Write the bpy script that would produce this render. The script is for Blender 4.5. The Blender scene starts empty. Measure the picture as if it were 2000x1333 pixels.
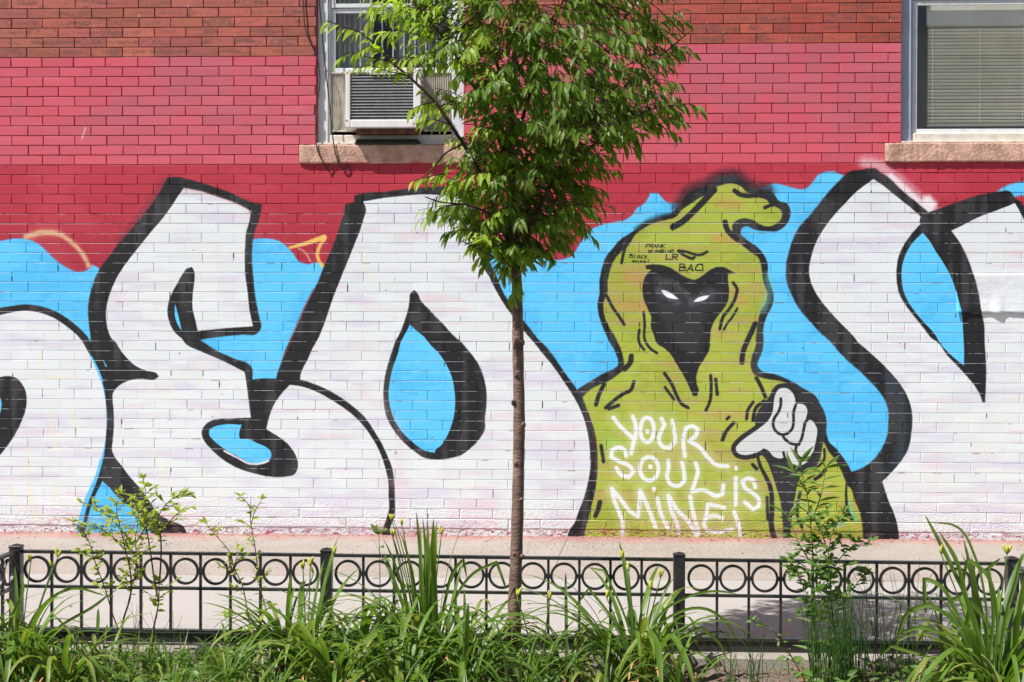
import bpy, math, random
import numpy as np
from mathutils import Vector, Matrix
random.seed(7); RNG = np.random.default_rng(7)
S = bpy.context.scene
COL = S.collection
# ------------------------------------------------------------------ camera, sky, sun, exposure
F = 2800.0                                   # focal length in photograph pixels (2000 px wide)
CAM = np.array([0.0, -9.674, 1.417])
YAW, PIT, ROL = 0.04256, 0.0100, 0.00229
fw = np.array([-math.sin(YAW)*math.cos(PIT), math.cos(YAW)*math.cos(PIT), -math.sin(PIT)])
r0 = np.cross(fw, [0, 0, 1]); r0 /= np.linalg.norm(r0); u0 = np.cross(r0, fw)
RT = r0*math.cos(ROL)+u0*math.sin(ROL); UP = -r0*math.sin(ROL)+u0*math.cos(ROL)
cd = bpy.data.cameras.new('camera'); cam = bpy.data.objects.new('camera', cd); COL.objects.link(cam)
cam.matrix_world = Matrix(((RT[0], UP[0], -fw[0], CAM[0]), (RT[1], UP[1], -fw[1], CAM[1]), (RT[2], UP[2], -fw[2], CAM[2]), (0, 0, 0, 1)))
cd.sensor_width = 36; cd.lens = 36*F/2000; cd.clip_end = 500; S.camera = cam
SUN = np.array([0.60, 0.38, -1.0]); SUN /= np.linalg.norm(SUN)      # direction the light travels
el = math.asin(-SUN[2]); az = math.atan2(-SUN[0], -SUN[1])
w = bpy.data.worlds.new('World'); S.world = w; w.use_nodes = True
sk = w.node_tree.nodes.new('ShaderNodeTexSky'); sk.sky_type = 'NISHITA'; sk.sun_disc = False
sk.sun_elevation = el; sk.sun_rotation = az; sk.air_density = 1.0; sk.dust_density = 1.5
bg = w.node_tree.nodes['Background']; bg.inputs['Strength'].default_value = 0.055
w.node_tree.links.new(sk.outputs[0], bg.inputs[0])
sd = bpy.data.lights.new('sun', 'SUN'); sd.energy = 5.0; sd.angle = math.radians(0.5); sd.color = (1.0, 0.97, 0.925)
so = bpy.data.objects.new('sun', sd); COL.objects.link(so)
so.rotation_euler = Vector((-SUN[0], -SUN[1], -SUN[2])).to_track_quat('Z', 'Y').to_euler(); so.location = (-3, -3, 6)
S.view_settings.view_transform = 'Standard'; S.view_settings.look = 'None'
S.view_settings.exposure = 0.46; S.view_settings.gamma = 1.0; S.view_settings.use_curve_mapping = False

# ------------------------------------------------------------------ helpers
def ray(px, py):
    return fw*F + RT*(px-1000.0) - UP*(py-666.5)
def P(px, py, Y=0.0):                        # point of the vertical plane at depth Y seen at that pixel
    d = ray(px, py); t = (Y-CAM[1])/d[1]; return CAM+d*t
def G(px, py, z=0.0):
    d = ray(px, py); t = (z-CAM[2])/d[2]; return CAM+d*t
def srgb(c):
    return tuple(((v/255.0)/12.92 if v <= 10 else ((v/255.0+0.055)/1.055)**2.4) for v in c)
def setp(o, label=None, cat=None, group=None, kind=None):
    if label: o['label'] = label
    if cat: o['category'] = cat
    if group: o['group'] = group
    if kind: o['kind'] = kind
    return o
def empty(name, loc, label, cat, group=None):
    o = bpy.data.objects.new(name, None); COL.objects.link(o); o.location = loc; o.empty_display_size = .1
    return setp(o, label, cat, group)
def link(name, me, parent=None, loc=None, rot=None, scale=None):
    """me is in world coordinates unless loc is given (then local to the parent)."""
    o = bpy.data.objects.new(name, me); COL.objects.link(o)
    if parent is not None:
        o.parent = parent
        if loc is None:
            o.location = -Vector(world_of(parent))
        else: o.location = loc
    elif loc is not None: o.location = loc
    if rot is not None: o.rotation_euler = rot
    if scale is not None: o.scale = scale
    return o
def world_of(o):
    v = Vector((0, 0, 0))
    while o is not None: v += o.location; o = o.parent
    return v
class MB:
    def __init__(s): s.v = []; s.f = []; s.m = []
    def add(s, vs, fs, mi=0):
        b = len(s.v); s.v += [tuple(map(float, p)) for p in vs]; s.f += [tuple(i+b for i in f) for f in fs]; s.m += [mi]*len(fs)
    def box(s, x0, x1, y0, y1, z0, z1, ch=0.0, mi=0):
        if ch <= 0:
            s.add([(x, y, z) for x in (x0, x1) for y in (y0, y1) for z in (z0, z1)],
                  [(0, 1, 3, 2), (4, 6, 7, 5), (0, 4, 5, 1), (2, 3, 7, 6), (0, 2, 6, 4), (1, 5, 7, 3)], mi); return
        c = ch; xs = (x0, x1); ys = (y0, y1); zs = (z0, z1); V = []; idx = {}
        sg = (1, -1)
        for i in (0, 1):
            for j in (0, 1):
                for k in (0, 1):
                    for a in range(3):
                        p = [xs[i]+sg[i]*c, ys[j]+sg[j]*c, zs[k]+sg[k]*c]
                        p[a] = (xs[i], ys[j], zs[k])[a]
                        idx[i, j, k, a] = len(V); V.append(p)
        Fs = []
        for a in range(3):
            b, d = [(1, 2), (0, 2), (0, 1)][a]
            for e in (0, 1):
                q = []
                for (m, n) in ((0, 0), (1, 0), (1, 1), (0, 1)):
                    t = [0, 0, 0]; t[a] = e; t[b] = m; t[d] = n; q.append(idx[t[0], t[1], t[2], a])
                Fs.append(q)
        for a in range(3):        # edges running along axis a
            b, d = [(1, 2), (0, 2), (0, 1)][a]
            for m in (0, 1):
                for n in (0, 1):
                    t0 = [0, 0, 0]; t1 = [0, 0, 0]; t0[b] = t1[b] = m; t0[d] = t1[d] = n; t1[a] = 1
                    Fs.append([idx[tuple(t0)+(b,)], idx[tuple(t0)+(d,)], idx[tuple(t1)+(d,)], idx[tuple(t1)+(b,)]])
        for i in (0, 1):
            for j in (0, 1):
                for k in (0, 1): Fs.append([idx[i, j, k, 0], idx[i, j, k, 1], idx[i, j, k, 2]])
        s.add(V, Fs, mi)
    def tube(s, pts, rs, n=6, cap=True, mi=0):
        pts = [np.array(p, float) for p in pts]
        if not hasattr(rs, '__len__'): rs = [rs]*len(pts)
        V = []; a = None
        for i, p in enumerate(pts):
            t = pts[min(i+1, len(pts)-1)]-pts[max(i-1, 0)]; t = t/(np.linalg.norm(t)+1e-12)
            if a is None:
                a = np.cross(t, [0.3, 1, 0.1]); a /= np.linalg.norm(a)
            else:
                a = a-t*(a@t); a /= np.linalg.norm(a)+1e-12
            b = np.cross(t, a)
            for k in range(n):
                an = 2*math.pi*k/n; V.append(p+(a*math.cos(an)+b*math.sin(an))*rs[i])
        Fs = [(i*n+k, i*n+(k+1) % n, (i+1)*n+(k+1) % n, (i+1)*n+k) for i in range(len(pts)-1) for k in range(n)]
        if cap: Fs += [tuple(range(n))[::-1], tuple((len(pts)-1)*n+k for k in range(n))]
        s.add(V, Fs, mi)
    def mesh(s, name, mats, smooth=False):
        me = bpy.data.meshes.new(name); me.from_pydata(s.v, [], s.f)
        if not isinstance(mats, (list, tuple)): mats = [mats]
        for m in mats: me.materials.append(m)
        if len(mats) > 1: me.polygons.foreach_set('material_index', s.m)
        if smooth: me.polygons.foreach_set('use_smooth', [True]*len(s.f))
        me.update(); return me
    def build(s, name, mats, parent=None, smooth=False):
        import bmesh
        me = s.mesh(name, mats, smooth)
        bm = bmesh.new(); bm.from_mesh(me); bmesh.ops.recalc_face_normals(bm, faces=bm.faces); bm.to_mesh(me); bm.free()
        return link(name, me, parent)
def cr(pts, n=6, closed=False, corner=0.6):
    """smooth curve through points; turns sharper than the corner angle stay sharp."""
    p = [np.array(q[:2] if len(q) < 3 else q, float) for q in pts]; N = len(p); out = []
    sharp = []
    for i in range(N):
        if not closed and i in (0, N-1): sharp.append(True); continue
        a = p[i]-p[i-1]; b = p[(i+1) % N]-p[i]
        ca = (a@b)/(np.linalg.norm(a)*np.linalg.norm(b)+1e-9); sharp.append(ca < corner)
    for i in range(N if closed else N-1):
        p1 = p[i]; p2 = p[(i+1) % N]; L = np.linalg.norm(p2-p1)+1e-9
        p0 = p[i-1]; p3 = p[(i+2) % N] if (closed or i+2 < N) else p2
        def tan(a, b, c):
            l1 = np.linalg.norm(b-a)+1e-9; l2 = np.linalg.norm(c-b)+1e-9
            t = (b-a)/l1*l2/(l1+l2)+(c-b)/l2*l1/(l1+l2); return t/(np.linalg.norm(t)+1e-9)*L
        m1 = (p2-p1) if sharp[i] else tan(p0, p1, p2)
        m2 = (p2-p1) if sharp[(i+1) % N] else tan(p1, p2, p3)
        for k in range(n):
            t = k/n; out.append((2*t**3-3*t*t+1)*p1+(t**3-2*t*t+t)*m1+(-2*t**3+3*t*t)*p2+(t**3-t*t)*m2)
    if not closed: out.append(p[-1])
    return np.array(out)

# ------------------------------------------------------------------ materials
def mat(name, col, rough=.6, noise=None, bump=None, spec=.4, metal=0.0, col2=None, scale=20, detail=6, stretch=(1, 1, 1)):
    m = bpy.data.materials.new(name); m.use_nodes = True; nt = m.node_tree; b = nt.nodes['Principled BSDF']
    b.inputs['Base Color'].default_value = (*col, 1); b.inputs['Roughness'].default_value = rough
    b.inputs['Specular IOR Level'].default_value = spec; b.inputs['Metallic'].default_value = metal
    g = nt.nodes.new('ShaderNodeNewGeometry'); mp = nt.nodes.new('ShaderNodeMapping'); mp.inputs['Scale'].default_value = stretch
    nt.links.new(g.outputs['Position'], mp.inputs[0])
    if col2 is not None:
        n = nt.nodes.new('ShaderNodeTexNoise'); n.inputs['Scale'].default_value = scale; n.inputs['Detail'].default_value = detail
        n.inputs['Roughness'].default_value = .65
        r = nt.nodes.new('ShaderNodeMapRange'); r.inputs[1].default_value = .35; r.inputs[2].default_value = .65
        mx = nt.nodes.new('ShaderNodeMix'); mx.data_type = 'RGBA'
        mx.inputs[6].default_value = (*col, 1); mx.inputs[7].default_value = (*col2, 1)
        nt.links.new(mp.outputs[0], n.inputs[0]); nt.links.new(n.outputs[0], r.inputs[0]); nt.links.new(r.outputs[0], mx.inputs[0])
        nt.links.new(mx.outputs[2], b.inputs['Base Color'])
    if bump:
        n = nt.nodes.new('ShaderNodeTexNoise'); n.inputs['Scale'].default_value = bump[0]; n.inputs['Detail'].default_value = 5
        bu = nt.nodes.new('ShaderNodeBump'); bu.inputs['Distance'].default_value = bump[1]; bu.inputs['Strength'].default_value = 1
        nt.links.new(mp.outputs[0], n.inputs[0]); nt.links.new(n.outputs[0], bu.inputs['Height']); nt.links.new(bu.outputs[0], b.inputs['Normal'])
    return m
def leafmat(name, c1, c2, trans=.35, tc=None, rough=.45, spec=.35):
    m = bpy.data.materials.new(name); m.use_nodes = True; nt = m.node_tree; b = nt.nodes['Principled BSDF']
    out = nt.nodes['Material Output']
    g = nt.nodes.new('ShaderNodeNewGeometry'); n = nt.nodes.new('ShaderNodeTexNoise'); n.inputs['Scale'].default_value = 9; n.inputs['Detail'].default_value = 3
    r = nt.nodes.new('ShaderNodeMapRange'); r.inputs[1].default_value = .36; r.inputs[2].default_value = .64
    mx = nt.nodes.new('ShaderNodeMix'); mx.data_type = 'RGBA'; mx.inputs[6].default_value = (*c1, 1); mx.inputs[7].default_value = (*c2, 1)
    nt.links.new(g.outputs['Position'], n.inputs[0]); nt.links.new(n.outputs[0], r.inputs[0]); nt.links.new(r.outputs[0], mx.inputs[0])
    nt.links.new(mx.outputs[2], b.inputs['Base Color']); b.inputs['Roughness'].default_value = rough; b.inputs['Specular IOR Level'].default_value = spec
    t = nt.nodes.new('ShaderNodeBsdfTranslucent'); hs = nt.nodes.new('ShaderNodeMix'); hs.data_type = 'RGBA'; hs.blend_type = 'MULTIPLY'; hs.inputs[0].default_value = 1
    nt.links.new(mx.outputs[2], hs.inputs[6]); hs.inputs[7].default_value = (*(tc or (2.2, 2.3, .9)), 1)
    nt.links.new(hs.outputs[2], t.inputs[0])
    ms = nt.nodes.new('ShaderNodeMixShader'); ms.inputs[0].default_value = trans
    nt.links.new(b.outputs[0], ms.inputs[1]); nt.links.new(t.outputs[0], ms.inputs[2]); nt.links.new(ms.outputs[0], out.inputs[0])
    return m

# ------------------------------------------------------------------ the wall's layout
CH = 0.0667; BL = 0.22025; X0 = -3.84748; Z0 = 1.83269+CAM[2]
def zrow(n): return Z0-n*CH                   # top of course n
wx = lambda px, py: float(P(px, py)[0])
LW0, LW1 = wx(618, 150), wx(906, 150)          # left opening
RW0 = wx(1761, 150); RW1 = RW0+(LW1-LW0)
LS0, LS1 = wx(584, 300), wx(941, 300); RS0 = wx(1727, 300); RS1 = RW1+.12
XB = wx(1020, 100)                             # where the pink paint steps up one course
NTOP, NBOT = -14, 47
XL, XR = -4.55, 4.55
def courses():
    rr = random.Random(3)
    for n in range(NTOP, NBOT+1):
        off = (0.5*BL if n % 2 else 0)+rr.uniform(-.006, .006)
        j0 = int((XL-X0-off)/BL)-1; edges = []
        x = X0+off+j0*BL
        while x < XR+BL:
            edges.append(x+rr.uniform(-.004, .004)); x += BL
        for a, b in zip(edges[:-1], edges[1:]):
            yield n, a, b
def holes(n):
    h = []
    if n <= 8: h = [(LW0, LW1), (RW0, RW1)]
    elif n <= 10: h = [(LS0, LS1), (RS0, RS1)]
    return h
BRICKS = []
for n, a, b in courses():
    parts = [(a, b)]
    for h0, h1 in holes(n):
        q = []
        for p0, p1 in parts:
            if p1 <= h0 or p0 >= h1: q.append((p0, p1)); continue
            if p0 < h0-.02: q.append((p0, h0))
            if p1 > h1+.02: q.append((h1, p1))
        parts = q
    for p0, p1 in parts: BRICKS.append((n, p0, p1))

# ------------------------------------------------------------------ the mural: flat spray paint rasterised in wall coordinates
TW, TH = 3300, 1560; TX0, TX1, TZ0 = -4.6, 4.6, -0.06
RES = (TX1-TX0)/TW; TZ1 = TZ0+TH*RES
def vnoise(sx, sz, seed):
    g = np.random.default_rng(seed).random((int(TH*RES/sz)+3, int(TW*RES/sx)+3)).astype(np.float32)
    yy = np.arange(TH)*RES/sz; xx = np.arange(TW)*RES/sx
    y0 = yy.astype(int); x0 = xx.astype(int); fy = yy-y0; fx = xx-x0; fy = (fy*fy*(3-2*fy))[:, None]; fx = (fx*fx*(3-2*fx))[None, :]
    a = g[y0][:, x0]; b = g[y0][:, x0+1]; c = g[y0+1][:, x0]; d = g[y0+1][:, x0+1]
    return ((a*(1-fx)+b*fx)*(1-fy)+(c*(1-fx)+d*fx)*fy).astype(np.float32)
N1 = vnoise(.35, .22, 1)*.5+vnoise(.12, .07, 2)*.3+vnoise(.03, .02, 3)*.2
N2 = vnoise(.45, .05, 4)*.55+vnoise(.15, .03, 5)*.45
N3 = vnoise(.5, .4, 6)*.6+vnoise(.1, .1, 7)*.4
N4 = vnoise(.012, .012, 8)
def ss(a, lo, hi):
    t = np.clip((a-lo)/(hi-lo), 0, 1); return t*t*(3-2*t)
def mix(c0, c1, t):
    c0 = np.asarray(c0, np.float32); c1 = np.asarray(c1, np.float32); return c0+(c1-c0)*t[..., None]
IMG = np.zeros((TH, TW, 3), np.float32)
ZG = (TZ0+(np.arange(TH)+.5)*RES)[:, None]; XG = (TX0+(np.arange(TW)+.5)*RES)[None, :]
# pink field, crimson below the sills
pink = mix((195, 95, 109), (207, 87, 102), ss(N3, .3, .7)); pink = mix(pink, (214, 112, 124), ss(N2, .55, .8)*.3); pink = mix(pink, (214, 88, 104), ss(Z0-ZG+0*XG, .3, .75)*.6)
crim = mix((184, 52, 68), (170, 43, 61), ss(Z0-ZG+0*XG, .85, 1.5)); crim = mix(crim, (200, 72, 88), ss(N1, .45, .7)*.4)
IMG[:] = mix(pink, crim, ss((zrow(11)-ZG)+0*XG+.008*(N1-.5), -.006, .012))
def seg_dist(pts, pad, closed):
    """min distance (m) to a polyline, in a window of the canvas; also the parameter along it"""
    x = (pts[:, 0]-TX0)/RES; z = (pts[:, 1]-TZ0)/RES; pd = pad/RES+2
    x0 = max(int(x.min()-pd), 0); x1 = min(int(x.max()+pd)+1, TW); z0 = max(int(z.min()-pd), 0); z1 = min(int(z.max()+pd)+1, TH)
    if x1 <= x0 or z1 <= z0: return None
    D = np.full((z1-z0, x1-x0), 1e3, np.float32); T = np.zeros_like(D)
    n = len(pts); m = n if closed else n-1
    for i in range(m):
        ax, az_, bx, bz = x[i]-.5, z[i]-.5, x[(i+1) % n]-.5, z[(i+1) % n]-.5
        a0 = max(int(min(ax, bx)-pd), x0); a1 = min(int(max(ax, bx)+pd)+1, x1)
        c0 = max(int(min(az_, bz)-pd), z0); c1 = min(int(max(az_, bz)+pd)+1, z1)
        if a1 <= a0 or c1 <= c0: continue
        gx = np.arange(a0, a1)[None, :]-ax; gz = np.arange(c0, c1)[:, None]-az_
        dx, dz = bx-ax, bz-az_; L = dx*dx+dz*dz+1e-9
        t = np.clip((gx*dx+gz*dz)/L, 0, 1); d = np.hypot(gx-t*dx, gz-t*dz)*RES
        W = D[c0-z0:c1-z0, a0-x0:a1-x0]; k = d < W; W[k] = d[k]
        T[c0-z0:c1-z0, a0-x0:a1-x0][k] = ((i+t)/m)[k]
    return D, T, (z0, z1, x0, x1)
def towall(pts): return np.array([[P(p[0], p[1])[0], P(p[0], p[1])[2]] for p in pts])
def comp(win, al, color):
    z0, z1, x0, x1 = win; R = IMG[z0:z1, x0:x1]
    c = color[z0:z1, x0:x1] if isinstance(color, np.ndarray) and color.ndim == 3 else np.array(color, np.float32)
    R += (c-R)*al[..., None]
def fill(pts, color, soft=.005, alpha=1.0, smooth=True):
    q = towall(cr(pts, 5, True) if smooth else pts)
    r = seg_dist(q, soft*1.5, True)
    if r is None: return
    D, T, win = r; z0, z1, x0, x1 = win
    x = (q[:, 0]-TX0)/RES-.5; z = (q[:, 1]-TZ0)/RES-.5; ins = np.zeros((z1-z0, x1-x0), np.int32)
    n = len(q); dif = np.zeros((z1-z0, x1-x0+1), np.int32)
    for i in range(n):
        xa, za, xb, zb = x[i], z[i], x[(i+1) % n], z[(i+1) % n]
        if za == zb: continue
        lo, hi = min(za, zb), max(za, zb); rows = np.arange(max(math.ceil(lo), z0), min(math.ceil(hi), z1))
        if len(rows) == 0: continue
        xs = xa+(rows-za)*(xb-xa)/(zb-za); ci = np.clip(np.ceil(xs).astype(int)-x0, 0, x1-x0)
        np.add.at(dif, (rows-z0, ci), 1)
    ins = (np.cumsum(dif, 1)[:, :-1] % 2) == 1
    sd_ = np.where(ins, D, -D)+(N4[z0:z1, x0:x1]-.5)*soft*.5
    comp(win, ss(sd_, -soft, soft)*alpha, color)
def stroke(pts, wpx, color, soft=.004, alpha=1.0, taper=None, closed=False):
    q = towall(cr(pts, 5, closed)); w = wpx/288.0/2
    r = seg_dist(q, w+soft*2, closed)
    if r is None: return
    D, T, win = r; z0, z1, x0, x1 = win
    if taper: w = w*(taper[0]+(taper[1]-taper[0])*T)
    comp(win, ss(w-D+(N4[z0:z1, x0:x1]-.5)*soft*.5, -soft, soft)*alpha, color)
WHITE = mix((226, 232, 235), (217, 215, 228), ss(N2, .42, .75)*.95)
WHITE = mix(WHITE, (234, 233, 224), ss(N1, .54, .75)*.35); WHITE = mix(WHITE, (228, 207, 217), ss(vnoise(.5, .03, 11)*.6+vnoise(.2, .2, 12)*.4, .66, .85)*.6)
BLACK = mix((30, 30, 33), (64, 64, 67), ss(vnoise(.045, .45, 13)*.55+N1*.45, .42, .7)*.85)
BLUE = mix((96, 203, 255), (84, 192, 246), ss(N1, .4, .62)); BLUE = mix(BLUE, (112, 206, 250), ss(N2, .6, .8)*.5)
GREEN = mix((160, 172, 62), (172, 184, 72), ss(N1, .4, .62)); GREEN = mix(GREEN, (182, 160, 96), ss(N2, .48, .72)*.6)
GREEN = mix(GREEN, (176, 194, 72), ss(vnoise(.4, .3, 21), .5, .8)*.4)
# --- blue background clouds
halo = (150, 95, 130)
cloudA = [(-150, 520), (-80, 480), (0, 471), (25, 467), (50, 467), (70, 474), (85, 485), (100, 500), (115, 513), (130, 523), (145, 530), (160, 531), (172, 527), (180, 518), (190, 522), (210, 560), (240, 700), (215, 900), (290, 1050), (150, 1050), (120, 760), (-150, 760)]
cloudB = [(480, 470), (510, 466), (530, 467), (548, 473), (562, 484), (573, 497), (583, 510), (590, 514), (605, 516), (618, 513), (640, 522), (640, 600), (560, 770), (480, 790), (420, 720), (370, 680), (380, 640), (500, 620)]
cloudC = [(930, 455), (950, 450), (968, 468), (985, 490), (1005, 502), (1030, 500), (1060, 502), (1080, 507), (1100, 507), (1120, 497), (1130, 480), (1140, 465), (1150, 452), (1165, 443), (1185, 437), (1200, 434), (1220, 430), (1235, 420), (1243, 408), (1258, 398), (1266, 387), (1270, 378), (1285, 377), (1293, 387), (1303, 395), (1320, 397), (1335, 405), (1300, 470), (1260, 700), (1200, 790), (1110, 790), (960, 600)]
cloudD = [(1480, 372), (1500, 363), (1512, 359), (1530, 362), (1548, 367), (1565, 370), (1578, 366), (1590, 352), (1598, 342), (1610, 337), (1625, 335), (1640, 340), (1660, 350), (1720, 380), (1640, 500), (1800, 800), (1740, 900), (1690, 960), (1640, 960), (1560, 780), (1440, 720), (1450, 440)]
for c in (cloudA, cloudB, cloudC, cloudD): fill(c, halo, .035, .5)
for c in (cloudA, cloudB, cloudC, cloudD): fill(c, BLUE, .006)
stroke([(1950, 392), (1962, 380), (1980, 372), (2010, 368), (2100, 372)], 26, BLUE, .012)
# old tan spray
TAN = (224, 190, 142)
stroke([(50, 462), (80, 455), (108, 456), (130, 466), (150, 483), (165, 503), (173, 520)], 9, TAN, .014, .85)
stroke([(60, 463), (85, 453), (112, 455)], 15, TAN, .03, .4)
stroke([(566, 484), (590, 478), (612, 471), (633, 464)], 9, (236, 196, 104), .006, .95, (.6, 1.2))
stroke([(634, 467), (624, 482), (620, 500), (624, 512), (630, 520)], 7, (236, 196, 104), .006, .9)
stroke([(583, 485), (596, 494), (606, 510)], 4, (222, 170, 150), .006, .7)
stroke([(167, 250), (163, 262), (160, 271)], 3, (235, 200, 195), .004, .8)
# --- letter silhouettes
fill([(692, 383), (705, 379), (750, 375), (800, 369), (825, 367), (880, 366), (915, 380), (930, 408), (940, 448), (950, 483), (957, 513), (970, 540), (982, 570), (1000, 598), (1020, 624), (1032, 638), (1054, 666), (1063, 674), (1083, 699), (1100, 724), (1125, 759), (1136, 779), (1145, 809), (1154, 831), (1160, 861), (1164, 891), (1164, 919), (1160, 949), (1154, 974), (1148, 1000), (1137, 1022), (1132, 1060), (745, 1060), (700, 900), (600, 760), (539, 740), (543, 726), (551, 704), (560, 679), (570, 658), (582, 633), (592, 608), (607, 578), (620, 553), (630, 528), (642, 500), (655, 468), (665, 438), (672, 415), (674, 400), (692, 395)], BLACK, .006)
stroke([(553, 700), (572, 655), (594, 603), (612, 566)], 4, (150, 60, 70), .006, .6)
fill([(709, 394), (750, 387), (800, 382), (825, 380), (862, 382), (900, 390), (918, 405), (925, 440), (932, 483), (942, 508), (955, 540), (970, 570), (987, 598), (1000, 616), (1030, 655), (1045, 672), (1060, 691), (1083, 719), (1100, 744), (1118, 771), (1133, 799), (1144, 829), (1150, 859), (1153, 889), (1153, 916), (1148, 944), (1140, 974), (1130, 1000), (1122, 1022), (1112, 1037), (1106, 1060), (772, 1060), (700, 900), (600, 800), (586, 740), (589, 726), (600, 704), (613, 676), (619, 666), (635, 628), (650, 583), (665, 545), (680, 508), (692, 478), (702, 453), (711, 425), (715, 410)], WHITE, .004)
bub_out = [(480, 744), (508, 740), (540, 740), (595, 744), (615, 751), (640, 762), (670, 780), (695, 799), (713, 816), (730, 841), (745, 866), (758, 894), (767, 919), (770, 942), (771, 966), (771, 1000), (769, 1012), (764, 1026), (757, 1040), (750, 1060), (500, 1060), (470, 900)]
fill(bub_out, BLACK, .005)
fill([(327, 348), (345, 346), (360, 349), (410, 363), (457, 380), (490, 395), (512, 399), (509, 415), (505, 433), (498, 450), (493, 475), (492, 508), (495, 545), (499, 583), (505, 615), (509, 643), (500, 653), (475, 654), (425, 659), (390, 664), (425, 686), (463, 703), (485, 711), (491, 718), (493, 741), (496, 763), (510, 800), (560, 930), (400, 1000), (345, 1060), (148, 1060), (173, 981), (189, 939), (198, 909), (204, 884), (206, 861), (209, 821), (208, 796), (205, 771), (200, 746), (191, 721), (180, 696), (177, 660), (174, 633), (172, 608), (174, 585), (179, 565), (185, 545), (195, 525), (210, 505), (225, 485), (242, 465), (265, 438), (285, 413), (300, 393), (312, 375), (320, 360)], BLACK, .007)
stroke([(322, 352), (300, 384), (268, 428), (232, 472)], 10, (70, 45, 52), .03, .35)
whiteE = [(359, 368), (390, 374), (425, 385), (462, 398), (490, 413), (487, 433), (481, 453), (479, 478), (478, 508), (480, 545), (484, 573), (487, 603), (494, 638), (462, 640), (425, 643), (386, 647), (382, 628), (376, 603), (376, 578), (380, 545), (380, 533), (375, 522), (365, 525), (357, 535), (347, 553), (336, 573), (329, 593), (327, 608), (331, 630), (342, 650), (357, 664), (361, 670), (391, 686), (426, 701), (451, 713), (478, 727), (481, 746), (485, 778), (490, 816), (470, 817), (451, 818), (426, 819), (411, 823), (398, 834), (394, 844), (396, 856), (411, 876), (433, 896), (463, 914), (500, 926), (525, 931), (560, 931), (573, 928), (580, 919), (582, 906), (578, 891), (565, 871), (545, 854), (520, 839), (524, 821), (535, 791), (550, 769), (566, 752), (588, 755), (610, 762), (640, 777), (670, 796), (693, 814), (713, 836), (730, 861), (743, 886), (753, 916), (758, 939), (759, 966), (759, 1000), (757, 1007), (752, 1022), (747, 1035), (743, 1060), (368, 1060), (357, 1028), (337, 1019), (315, 1008), (286, 971), (271, 951), (253, 931), (238, 911), (223, 891), (219, 881), (220, 861), (222, 836), (222, 806), (220, 781), (220, 770), (225, 761), (238, 750), (258, 742), (275, 740), (303, 741), (310, 736), (307, 731), (283, 724), (265, 715), (248, 700), (233, 681), (225, 668), (219, 663), (211, 645), (207, 620), (209, 595), (215, 573), (227, 545), (240, 523), (255, 503), (275, 478), (295, 453), (315, 430), (335, 403), (350, 380)]
fill(whiteE, WHITE, .004)
stroke([(360, 369), (392, 375), (428, 387), (465, 401), (488, 414)], 5, (235, 190, 198), .01, .5)
fill([(342, 594), (346, 608), (352, 633), (355, 647), (349, 638), (342, 620), (341, 605)], BLUE, .002)
fill([(472, 830), (441, 829), (421, 833), (410, 839), (408, 846), (421, 864), (441, 879), (463, 891), (488, 904), (503, 906), (515, 903), (525, 899), (530, 891), (528, 881), (515, 871), (500, 865), (491, 860), (468, 857), (467, 849)], BLUE, .003)
stroke([(438, 881), (463, 894), (488, 906), (508, 906), (524, 901)], 4, WHITE, .004)
fill([(200, 940), (188, 964), (176, 995), (162, 1060), (305, 1060), (283, 1020), (267, 1000), (240, 980), (225, 966), (215, 954)], BLUE, .004)
stroke([(202, 705), (207, 715)], 4, BLUE, .003, .8, (.4, 1))
# D counter
fill([(809, 567), (815, 573), (822, 588), (840, 607), (850, 618), (865, 633), (890, 660), (898, 666), (913, 683), (935, 713), (945, 739), (950, 766), (950, 791), (947, 821), (947, 839), (941, 851), (921, 874), (901, 889), (876, 896), (851, 898), (828, 894), (808, 881), (788, 864), (768, 839), (755, 814), (750, 789), (749, 761), (752, 736), (758, 711), (765, 689), (773, 666), (780, 653), (790, 628), (797, 605), (800, 588), (802, 573)], BLACK, .005)
fill([(801, 634), (812, 645), (828, 658), (841, 674), (856, 689), (871, 711), (883, 739), (888, 766), (889, 791), (886, 816), (876, 846), (861, 871), (851, 879), (849, 885), (833, 882), (808, 866), (783, 841), (768, 816), (761, 791), (759, 766), (762, 741), (768, 716), (776, 694), (784, 666), (791, 653)], BLUE, .003)
# left letter
stroke([(-80, 650), (-45, 624), (0, 609), (25, 605), (50, 602), (80, 606), (110, 617), (138, 636), (165, 662), (180, 690)], 14, BLACK, .005)
fill([(-160, 800), (-120, 700), (-80, 655), (-40, 630), (0, 616), (25, 610), (50, 607), (78, 611), (108, 623), (135, 642), (155, 660), (171, 686), (183, 711), (196, 741), (204, 771), (207, 796), (208, 821), (207, 851), (203, 876), (196, 899), (188, 926), (175, 954), (165, 976), (157, 1000), (144, 1060), (-160, 1060)], WHITE, .004)
stroke([(174, 690), (187, 714), (199, 744)], 5, BLUE, .003, 1, (.4, 1))
stroke([(197, 900), (190, 928), (178, 958), (166, 990), (160, 1020)], 6, BLUE, .006)
fill([(0, 737), (15, 735), (30, 738), (41, 748), (49, 762), (52, 778), (51, 796), (46, 813), (37, 834), (25, 856), (12, 874), (0, 889), (-25, 905), (-60, 890), (-85, 830), (-60, 765), (-25, 742)], BLACK, .005)
fill([(-30, 762), (-8, 766), (3, 786), (0, 808), (-14, 835), (-40, 850), (-62, 820), (-50, 778)], BLUE, .003)
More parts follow.
